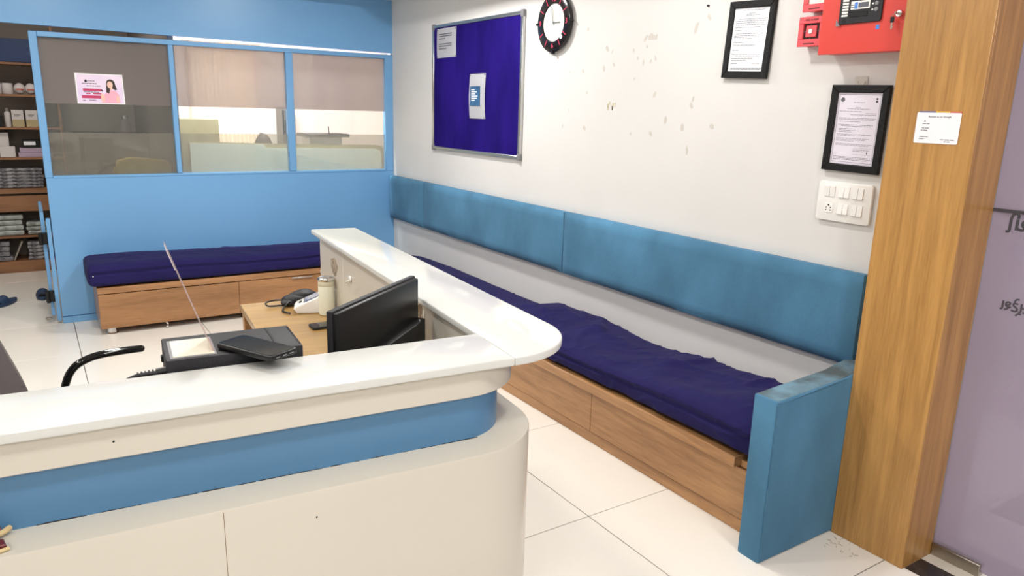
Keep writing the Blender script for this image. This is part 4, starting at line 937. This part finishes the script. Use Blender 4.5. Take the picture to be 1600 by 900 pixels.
# ================================================================== OFFICE BEHIND THE WINDOWS
cb_ = thing('low_cabinet', 'dark low cabinet behind the first window', 'cabinet', (0.9, 7.7, 0))
obj('cabinet_body', B().box(0.42, 0.93, 7.5, 7.95, 0, 1.27, 0.003, 1), M['darkwall'], cb_)
obj('cabinet_top', B().box(0.36, 0.94, 7.48, 7.96, 1.27, 1.292, 0.002, 1), M['charcoal'], cb_)
bt_ = thing('glass_bottle', 'clear glass bottle standing on the dark cabinet behind the first window', 'bottle', (0.775, 7.6, 1.2925))
obj('bottle_body', B().lathe((0.775, 7.6, 1.2925), [(0.045, 0), (0.048, 0.01), (0.046, 0.07), (0.024, 0.115), (0.022, 0.125)], 24), M['acryl'], bt_)
obj('cap', B().lathe((0.775, 7.6, 1.4175), [(0.026, 0), (0.026, 0.028), (0.02, 0.032)], 20), M['alu'], bt_)
yc = thing('yellow_chair', 'yellow backed office chair behind the first window', 'chair', (0.74, 6.5, 0))
obj('backrest', B().prism([(0.55, 0.62), (0.92, 0.62), (0.935, 0.9), (0.935, 1.10), (0.90, 1.14), (0.66, 1.165), (0.56, 1.14), (0.53, 1.06)], -0.03, 0.03, 0.02, seg=3, T=Matrix(((1, 0, 0, 0), (0, 0, -1, 6.32), (0, 1, 0, 0), (0, 0, 0, 1)))), M['yellow'], yc)
obj('seat', B().box(0.53, 0.93, 6.36, 6.78, 0.42, 0.5, 0.02, 2), M['yellow'], yc)
for x in (0.56, 0.90):
    for y in (6.39, 6.75): obj('leg', B().cyl((x, y, 0), (x, y, 0.42), 0.014, n=10), M['black'], yc)
    obj('back_post', B().cyl((x, 6.34, 0.42), (x, 6.335, 0.68), 0.012, n=10), M['black'], yc)
ar_ = B().tube(smooth_curve([(0.40, 6.30, 0.46), (0.40, 6.29, 0.9), (0.42, 6.27, 1.02), (0.48, 6.25, 1.10), (0.545, 6.24, 1.115)]), 0.012, 8)
obj('arm_hoop', ar_, M['black'], yc)
od = thing('office_desk', 'white office desk behind the middle and right windows', 'desk', (1.85, 6.7, 0))
obj('desk_top', B().box(1.02, 2.95, 6.5, 7.3, 0.72, 0.75, 0.002, 1), M['white'], od)
obj('side_panel', B().box(1.03, 1.05, 6.52, 7.28, 0, 0.72), M['white'], od)
obj('side_panel', B().box(2.92, 2.94, 6.52, 7.28, 0, 0.72), M['white'], od)
pv = thing('privacy_panel', 'pale green-white desk screen with brown rim behind the frosted glass', 'desk screen', (1.85, 6.23, 0.751))
def vpr(pts, y0, y1, bev=0): 
    b = B().prism(pts, 0, y1 - y0, bev); b.bm.transform(Matrix(((1, 0, 0, 0), (0, 0, -1, y1), (0, 1, 0, 0), (0, 0, 0, 1)))); return b
obj('screen_board', vpr([(1.12, 0.76)] + [(2.785, 0.76), (2.79, 1.14), (2.775, 1.185), (2.735, 1.205), (1.73, 1.215), (1.71, 1.245), (1.12, 1.257)], 6.535, 6.55), M['paleboard'], pv)
obj('screen_rim', vpr([(1.06, 0.751), (2.835, 0.751), (2.838, 1.17), (2.815, 1.215), (2.76, 1.238), (1.70, 1.252), (1.06, 1.272)], 6.551, 6.565), M['card'], pv)
item('cardboard_carton', 'brown cardboard carton seen through the clear strip of the middle window', 'carton', M['card'], B().box(1.02, 1.39, 6.7, 6.9, 0.751, 1.446, 0.003, 1), (1.2, 6.8, 0.751))
fx = thing('file_tray', 'dark tray on white filing box behind the right window', 'tray', (2.3, 6.6, 0.751))
obj('filing_box', B().box(2.14, 2.44, 6.62, 6.85, 0.751, 1.305, 0.003, 1), M['white'], fx)
obj('tray', B().box(2.10, 2.50, 6.58, 6.88, 1.306, 1.335, 0.003, 1), M['black'], fx)
obj('pen', B().cyl((2.33, 6.65, 1.335), (2.325, 6.65, 1.40), 0.004, n=8), M['black'], fx)
dc = item('dark_bundle', 'small dark crumpled bundle on the office desk behind the middle window', 'bundle', M['hair'], B().ell((1.78, 6.8, 1.05), (0.10, 0.08, 0.292)), (1.78, 6.8, 0.752))
for v in dc.data.vertices: v.co += Vector((1, 1, 1)) * 0.02 * noise.noise(v.co * 25)
wnd = struct('window_5', B().box(1.5, 2.15, 8.405, 8.415, 0.8, 2.1), mat('bright_daylight_pane', (255, 250, 246), 0.6, emit=1.8))
cu = thing('window_curtain', 'pleated white and orange striped curtain in the office behind', 'curtain', (1.82, 8.35, 0.7))
b = B(); g = []
for i in range(121):
    s = i / 120; x = 1.47 + 0.68 * s; y = 8.36 + 0.018 * math.sin(s * 2 * math.pi * 16)
    g.append([b.bm.verts.new((x, y, 0.72)), b.bm.verts.new((x, y, 2.18))])
for a, c in zip(g, g[1:]): b.bm.faces.new((a[0], c[0], c[1], a[1]))
obj('curtain_cloth', b, film('sheer_curtain', (255, 246, 238), (252, 242, 230), 0.8, 0.0), cu)
obj('curtain_rod', B().cyl((1.42, 8.36, 2.19), (2.2, 8.36, 2.19), 0.01, n=10), M['steel'], cu)
tc = thing('tall_cabinet', 'dark ribbed tall cabinet behind the middle window', 'cabinet', (2.42, 8.3, 0))
obj('cabinet_body', B().box(2.35, 2.50, 8.2, 8.41, 0, 1.55, 0.002, 1), M['darkwall'], tc)
for k in range(5): obj('slat', B().box(2.358 + k * 0.028, 2.376 + k * 0.028, 8.192, 8.2, 0.05, 1.52, 0.002, 1), M['charcoal'], tc)
